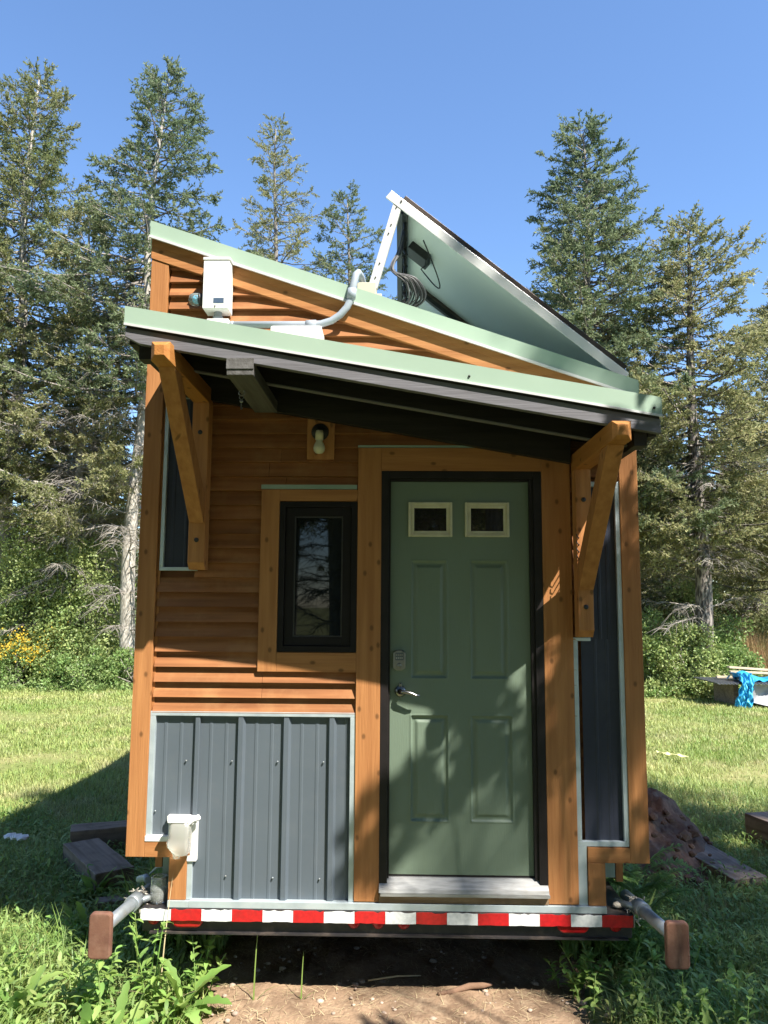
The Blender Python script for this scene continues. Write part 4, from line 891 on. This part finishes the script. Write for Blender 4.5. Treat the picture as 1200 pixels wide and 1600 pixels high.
    if dead:
        B0 = []; B1 = []; R0 = []; R1 = []
        for i in range(dead):
            z_ = rg.uniform(1.2, base + 2.5); az = rg.uniform(0, 6.28); L_ = rg.uniform(.7, 2.0); c0 = axis(z_); ns = 10; s = np.linspace(0, 1, ns)[:, None]
            dr_ = rg.uniform(-.1, .6); P = c0 + np.concatenate([L_ * s * math.cos(az), L_ * s * math.sin(az), L_ * (.25 * s - dr_ * s * s)], 1) + np.cumsum(rg.normal(0, .02, (ns, 3)), 0)
            B0.append(P[:-1]); B1.append(P[1:]); rad = .022 * (1 - .7 * s[:, 0]); R0.append(rad[:-1]); R1.append(rad[1:])
            nt_ = int(26 * L_); ts = rg.uniform(.2, 1, nt_); idx = np.clip((ts * (ns - 1)).astype(int), 0, ns - 2); Q = P[idx]; an = az + rg.choice([-1, 1], nt_) * rg.uniform(.3, 1.2, nt_)
            TL = rg.uniform(.12, .5, nt_); D1 = np.stack([np.cos(an), np.sin(an), rg.uniform(-.5, .3, nt_)], 1); M1 = Q + D1 * TL[:, None] * .5; E1 = M1 + (D1 + np.array([0, 0, -.6])) * TL[:, None] * .5
            B0 += [Q, M1]; B1 += [M1, E1]; R0 += [np.full(nt_, .006), np.full(nt_, .0045)]; R1 += [np.full(nt_, .0045), np.full(nt_, .002)]
        V, F = sticks(np.concatenate(B0), np.concatenate(B1), np.concatenate(R0), np.concatenate(R1)); o = npmesh('dead_branches', V, F, M_dead); o.parent = root
    return root
t1 = spruce('spruce_tree', -9.85, 15, 16.1, 4.6, 2.5, 300, 1, 'tall dense spruce at the left edge of the sky', M_needle, M_barkl, .20, 1.0, dead=90, bbark=M_bark)
t2 = spruce('spruce_tree', -6.22, 13.7, 15.1, 6.8, 2.3, 200, 2, 'tall spruce with a pale bare lower trunk just left of the house', M_needleb, M_barkl, .17, .95, dead=90, top_pow=.62, lean=.3, bbark=M_bark)
t3 = spruce('spruce_tree', -4.5, 22, 19.2, 6, 2.5, 190, 3, 'loose olive spruce rising behind the left end of the roof', M_needley, M_bark, .18, .8, top_pow=.6)
t4 = spruce('spruce_tree', -1.85, 22, 16.5, 5, 2.6, 190, 4, 'smaller spruce peaking just left of the solar panels', M_needleb, M_bark, .17, .95)
t5 = spruce('spruce_tree', 4.55, 14, 13.75, 3.5, 2.8, 350, 5, 'tall full spruce right of the solar panels, highest on the right', M_needleb, M_bark, .17, 1.05, top_pow=.66)
t6 = spruce('spruce_tree', 6.80, 13.5, 11.0, 3.0, 2.5, 200, 6, 'spruce with a bare dark lower trunk at the right beyond the lawn', M_needley, M_barkd, .20, .95, top_pow=.62, dead=22)
t7 = spruce('spruce_tree', 9.9, 15, 10.2, 2.6, 2.6, 210, 7, 'olive spruce cut by the right edge of the picture', M_needley, M_bark, .18, .95)
t8 = spruce('spruce_tree', -7.75, 14.2, 11.6, 3.6, 2.0, 190, 8, 'olive spruce between the two tall spruces on the left', M_needley, M_barkl, .15, .95, dead=110)
t9 = spruce('spruce_tree', -11.6, 14.6, 16.2, 4, 2.4, 200, 9, 'spruce whose side branches poke in at the far left edge', M_needleb, M_bark, .18, .95, dead=30)
t10 = spruce('spruce_tree', 5.6, 18, 10.4, 1.5, 2.4, 210, 10, 'low olive spruce behind the gap between the two right spruces', M_needley, M_bark, .16, .9, dead=20)
def clone(src, x, y, s, rz, label, group='spruces'):
    c = copy_tree(src); c.location = (x, y, 0); c.scale = (s, s, s); c.rotation_euler = (0, 0, rz); c['label'] = label; c['group'] = group; return c
for i, (src, x_, y_, s_, lab) in enumerate(((t8, -14.2, 20, .95, 'spruce in the back row outermost on the left'), (t10, -7.6, 21, .85, 'short spruce in the back row behind the pale trunk'), (t6, -10.6, 22, .85, 'spruce in the back row behind the tall left edge spruce'),
        (t7, 8.3, 21, .9, 'spruce in the dark back row right of the bare trunk'), (t10, 11.0, 20, .85, 'spruce in the dark back row nearest the right edge'), (t8, 12.8, 24, .8, 'rearmost spruce at the right behind the platform'), (t10, 9.6, 25, .9, 'rearmost spruce in the dark gap above the reddish grass'), (t7, 6.6, 23, .8, 'rearmost spruce behind the bare dark trunk'), (t7, -13.0, 17.5, .9, 'spruce beyond the left edge behind the yellow flowers'),
        (t4, .8, 26, .62, 'short spruce hidden behind the house roof'), (t7, -3.0, 25, .8, 'short spruce hidden behind the left half of the house'), (t10, 3.2, 24, .7, 'short spruce hidden behind the right half of the house'))):
    clone(src, x_, y_, s_, 1.3 + i * 1.7, lab)
# spruces behind the photographer: they shade the right of the house and fill the window reflections
sh1 = spruce('spruce_tree', 9.55, -7.0, 22.0, 5.0, 3.4, 160, 91, 'large spruce behind the photographer, nearest to the house on the right', M_needle, M_bark,  .24, 1.05, top_pow=.38, group='spruces behind the photographer', sp=1.7, kk=12)
sh2 = clone(t3, 12.4, -7.4, 1.1, 2.0, 'spruce behind the photographer, right of the nearest one', 'spruces behind the photographer')
for i, (x_, y_, s_, lab) in enumerate(((-10.5, -9, 1.1, 'spruce outermost on the left in the near shade row added behind the photographer'), (-7.2, -10.5, 1.0, 'second spruce from the left in the near shade row added behind the photographer'), (-4.2, -9.5, 1.15, 'third spruce from the left in the near shade row added behind the photographer'), (-1.2, -11, 1.05, 'spruce straight behind the photographer in the added near shade row'), (1.8, -10, 1.1, 'fifth spruce from the left in the near shade row added behind the photographer'), (4.6, -11.5, .95, 'last spruce before the tall ones in the near shade row added behind the photographer'), (-2.5, -13.5, 1.1, 'spruce leftmost in the second shade row added behind the photographer'), (.4, -13, 1.15, 'second spruce from the left in the second shade row added behind the photographer'), (3.2, -13.5, 1.12, 'third spruce from the left in the second shade row added behind the photographer'), (6.0, -13, 1.15, 'fourth spruce from the left in the second shade row added behind the photographer'), (8.6, -13.6, 1.12, 'fifth spruce from the left in the second shade row added behind the photographer'), (11.5, -13, 1.15, 'rightmost spruce in the second shade row added behind the photographer'), (-13, -5, 1.1, 'spruce added for shade well left of the photographer'), (-12.5, -.5, 1.0, 'spruce added for shade left of the house front, out of the picture'))):
    clone(t1 if i % 2 else t5, x_, y_, s_, i * 2.1, lab, 'spruces behind the photographer')  # unseen spruces added to cut sky and bounce light on the front wall
for i, (src, x_, y_, s_, lab) in enumerate(((t1, -13, -24, .8, 'outermost spruce far behind the photographer on the left'), (t5, -8, -26, .8, 'second spruce from the left far behind the photographer'), (t2, -4, -25, .8, 'third spruce from the left far behind the photographer'), (t7, -.5, -23, 1.0, 'fourth spruce from the left far behind the photographer'), (t5, 3.5, -26, .8, 'fifth spruce from the left far behind the photographer'), (t10, 1.5, -21, 1.0, 'low spruce far behind the photographer in the middle'), (t7, -6, -21, 1.0, 'low spruce far behind the photographer on the left'), (t8, 9, -24, .8, 'rightmost spruce far behind the photographer'))):
    clone(src, x_, y_, s_, i * 1.1, lab, 'spruces behind the photographer')

# ------------------------------------------------------------ shrubs
def shrub(name, x, y, rx, ry, h, nl, ls, seed, label, m_=None, cat='shrub', ncl=None, flowers=0, z0=0, lift=.0, group=None):
    rg = np.random.default_rng(seed); m_ = m_ or M_leaf; root = empty(name, (x, y, z0), label, cat, group); ncl = ncl or max(20, int(nl / 160))
    d = rg.normal(size=(ncl, 3)); d /= np.linalg.norm(d, axis=1, keepdims=True); d[:, 2] = np.abs(d[:, 2]) * 1.0; rad = rg.uniform(.45, 1.0, ncl) ** .5
    C = d * rad[:, None] * np.array([rx, ry, h * (1 - lift)]) * np.array([1, 1, .92]) + np.array([0, 0, h * lift])
    low = int(ncl * .35) if lift == 0 else 0; C[:low, 2] *= rg.uniform(0, .5, low)
    cr = rg.uniform(.10, .22, ncl) * (h + rx) / 2.2 * 1.1 if lift == 0 else rg.uniform(.12, .24, ncl)
    pk = rg.integers(0, ncl, nl); off = rg.normal(size=(nl, 3)); off /= np.linalg.norm(off, axis=1, keepdims=True); P = C[pk] + off * (cr[pk] * rg.uniform(.3, 1.15, nl) ** .6)[:, None]
    P[:, 2] = np.maximum(P[:, 2], .02)
    D = off * .6 + rg.normal(0, .6, (nl, 3)); V, F = quads(P, D, ls * rg.uniform(.6, 1.3, nl), ls * .6 * rg.uniform(.7, 1.2, nl), rg)
    o = npmesh('foliage', V, F, m_); o.parent = root
    ns = min(ncl, 70); bse = np.stack([rg.normal(0, rx * .15, ns), rg.normal(0, ry * .15, ns), np.zeros(ns)], 1); mid = bse * .5 + C[:ns] * .5 + rg.normal(0, .05, (ns, 3))
    V, F = sticks(np.concatenate([bse, mid]), np.concatenate([mid, C[:ns]]), np.full(2 * ns, .014), np.full(2 * ns, .006)); o = npmesh('stems', V, F, M_dead); o.parent = root
    if flowers:
        top = C[C[:, 2] > h * .55]; n = flowers; pk = rg.integers(0, len(top), n); P = top[pk] + rg.normal(0, .12, (n, 3)) + np.array([0, 0, .12])
        V, F = quads(P, rg.normal(size=(n, 3)), rg.uniform(.03, .06, n), rg.uniform(.03, .05, n), rg); o = npmesh('flowers', V, F, M_gold); o.parent = root; o['kind'] = 'stuff'
    return root
shrub('large_shrub', -7.45, 13.9, .95, .8, 3.9, 30000, .075, 51, 'pale green leafy shrub beside the pale bare trunk on the left', M_leaf)
shrub('large_shrub', -8.85, 14.2, 1.15, .9, 4.5, 34000, .075, 59, 'tall pale green shrub under the dead branches at the left edge', M_leaf)
shrub('young_tree', 3.15, -2.5, 1.3, .9, 6.6, 4000, .10, 93, 'young leafy tree behind the photographer on the right', M_leaf, 'tree', ncl=20, lift=.66)
shrub('large_shrub', -9.1, 17.2, 2.2, 1.0, 6.2, 34000, .10, 58, 'taller leafy growth between the pale trunks on the left', M_leaf)
shrub('large_shrub', -10.2, 16.0, 1.3, 1.0, 4.0, 20000, .095, 52, 'leafy shrub behind the yellow flowers at the left edge', M_leaf)
shrub('low_shrub', -6.95, 13.1, 1.0, .6, 1.0, 16000, .065, 53, 'bright green low bush at the lawn edge just left of the house', M_leaf2)
shrub('low_shrub', -5.75, 13.2, .8, .6, 1.05, 10000, .065, 57, 'bright green low bush partly hidden by the left corner of the house', M_leaf2)
shrub('goldenrod', -8.45, 13.2, .75, .5, 1.1, 9000, .06, 54, 'goldenrod clump with yellow flower heads at the left edge', M_leaf2, 'flowers', flowers=1000)
shrub('goldenrod', -7.75, 13.5, .35, .35, 1.25, 3500, .06, 55, 'narrow goldenrod clump right of the big yellow one', M_leaf2, 'flowers', flowers=260)
shrub('low_shrub', 6.35, 13.3, .95, .7, 1.7, 13000, .07, 61, 'dark green bush left of the bare trunk beyond the right lawn', M_leaf)
shrub('low_shrub', 7.35, 13.1, .6, .5, 1.15, 6000, .07, 62, 'leafy bush right of the base of the bare trunk', M_leaf2)
shrub('low_shrub', 7.9, 14.6, 1.4, 1.0, 1.55, 15000, .08, 63, 'grassy green bush covering the bank behind the blue tarp', M_leaf2)
shrub('low_shrub', 5.6, 13.6, .9, .7, 2.0, 9000, .08, 66, 'leafy bush partly hidden by the right corner of the house', M_leaf)
shrub('goldenrod', 9.7, 15.6, .9, .5, 1.5, 5000, .06, 64, 'goldenrod clump with yellow heads at the right edge', M_leaf2, 'flowers', flowers=700)
shrub('low_shrub', 8.0, 17.2, 1.3, .8, 3.0, 9000, .09, 65, 'pale leafy shrub in the shade right of the bare trunk', M_leaf)
# undergrowth that closes the foot of the woods
def mass(x0, x1, y0, y1, h, n, ls, seed, m_, name, label):
    rg = np.random.default_rng(seed); x = rg.uniform(x0, x1, n); y = rg.uniform(y0, y1, n); hh = h * (.55 + .45 * np.sin(x * 1.9 + seed) * np.sin(y * 1.3)) 
    P = np.stack([x, y, gz(x, y) + hh * rg.random(n) ** .7], 1); V, F = quads(P, rg.normal(size=(n, 3)) + np.array([0, 0, .5]), ls * rg.uniform(.6, 1.4, n), ls * .5 * rg.uniform(.6, 1.2, n), rg)
    return tag(npmesh(name, V, F, m_), label, 'undergrowth', kind='stuff')
mass(-17, -5, 15.5, 19, 1.6, 45000, .11, 71, M_leaf, 'undergrowth', 'dense undergrowth along the foot of the trees on the left')
mass(4.5, 16, 17, 21, 1.9, 40000, .11, 72, M_needle, 'undergrowth', 'dark undergrowth at the foot of the trees on the right')
mass(4.6, 14, 12.6, 15, .38, 30000, .07, 74, M_leaf2, 'tall_grass', 'tall rough grass along the right edge of the lawn')
mass(-13, -5, 13.3, 14.6, .28, 22000, .06, 75, M_leaf2, 'tall_grass', 'tall rough grass along the left edge of the lawn')
mass(-34, 38, 26, 34, 8.5, 90000, .30, 76, M_needle, 'distant_woods', 'dark distant woods closing off the view between the trees')
rg = np.random.default_rng(81); n = 9000; x = rg.uniform(8.0, 12, n); y = rg.uniform(13.0, 15.5, n)
V, F = strips(np.stack([x, y, gz(x, y)], -1), rg.uniform(0, 6.283, n), rg.uniform(.5, 1.0, n), np.full(n, .012), rg.uniform(1.2, 1.55, n), rg.uniform(0, .6, n), nseg=3)
tag(npmesh('seed_grass', V, F, M_redg), 'tall reddish seeding grass behind the platform at the right', 'grass', kind='stuff')
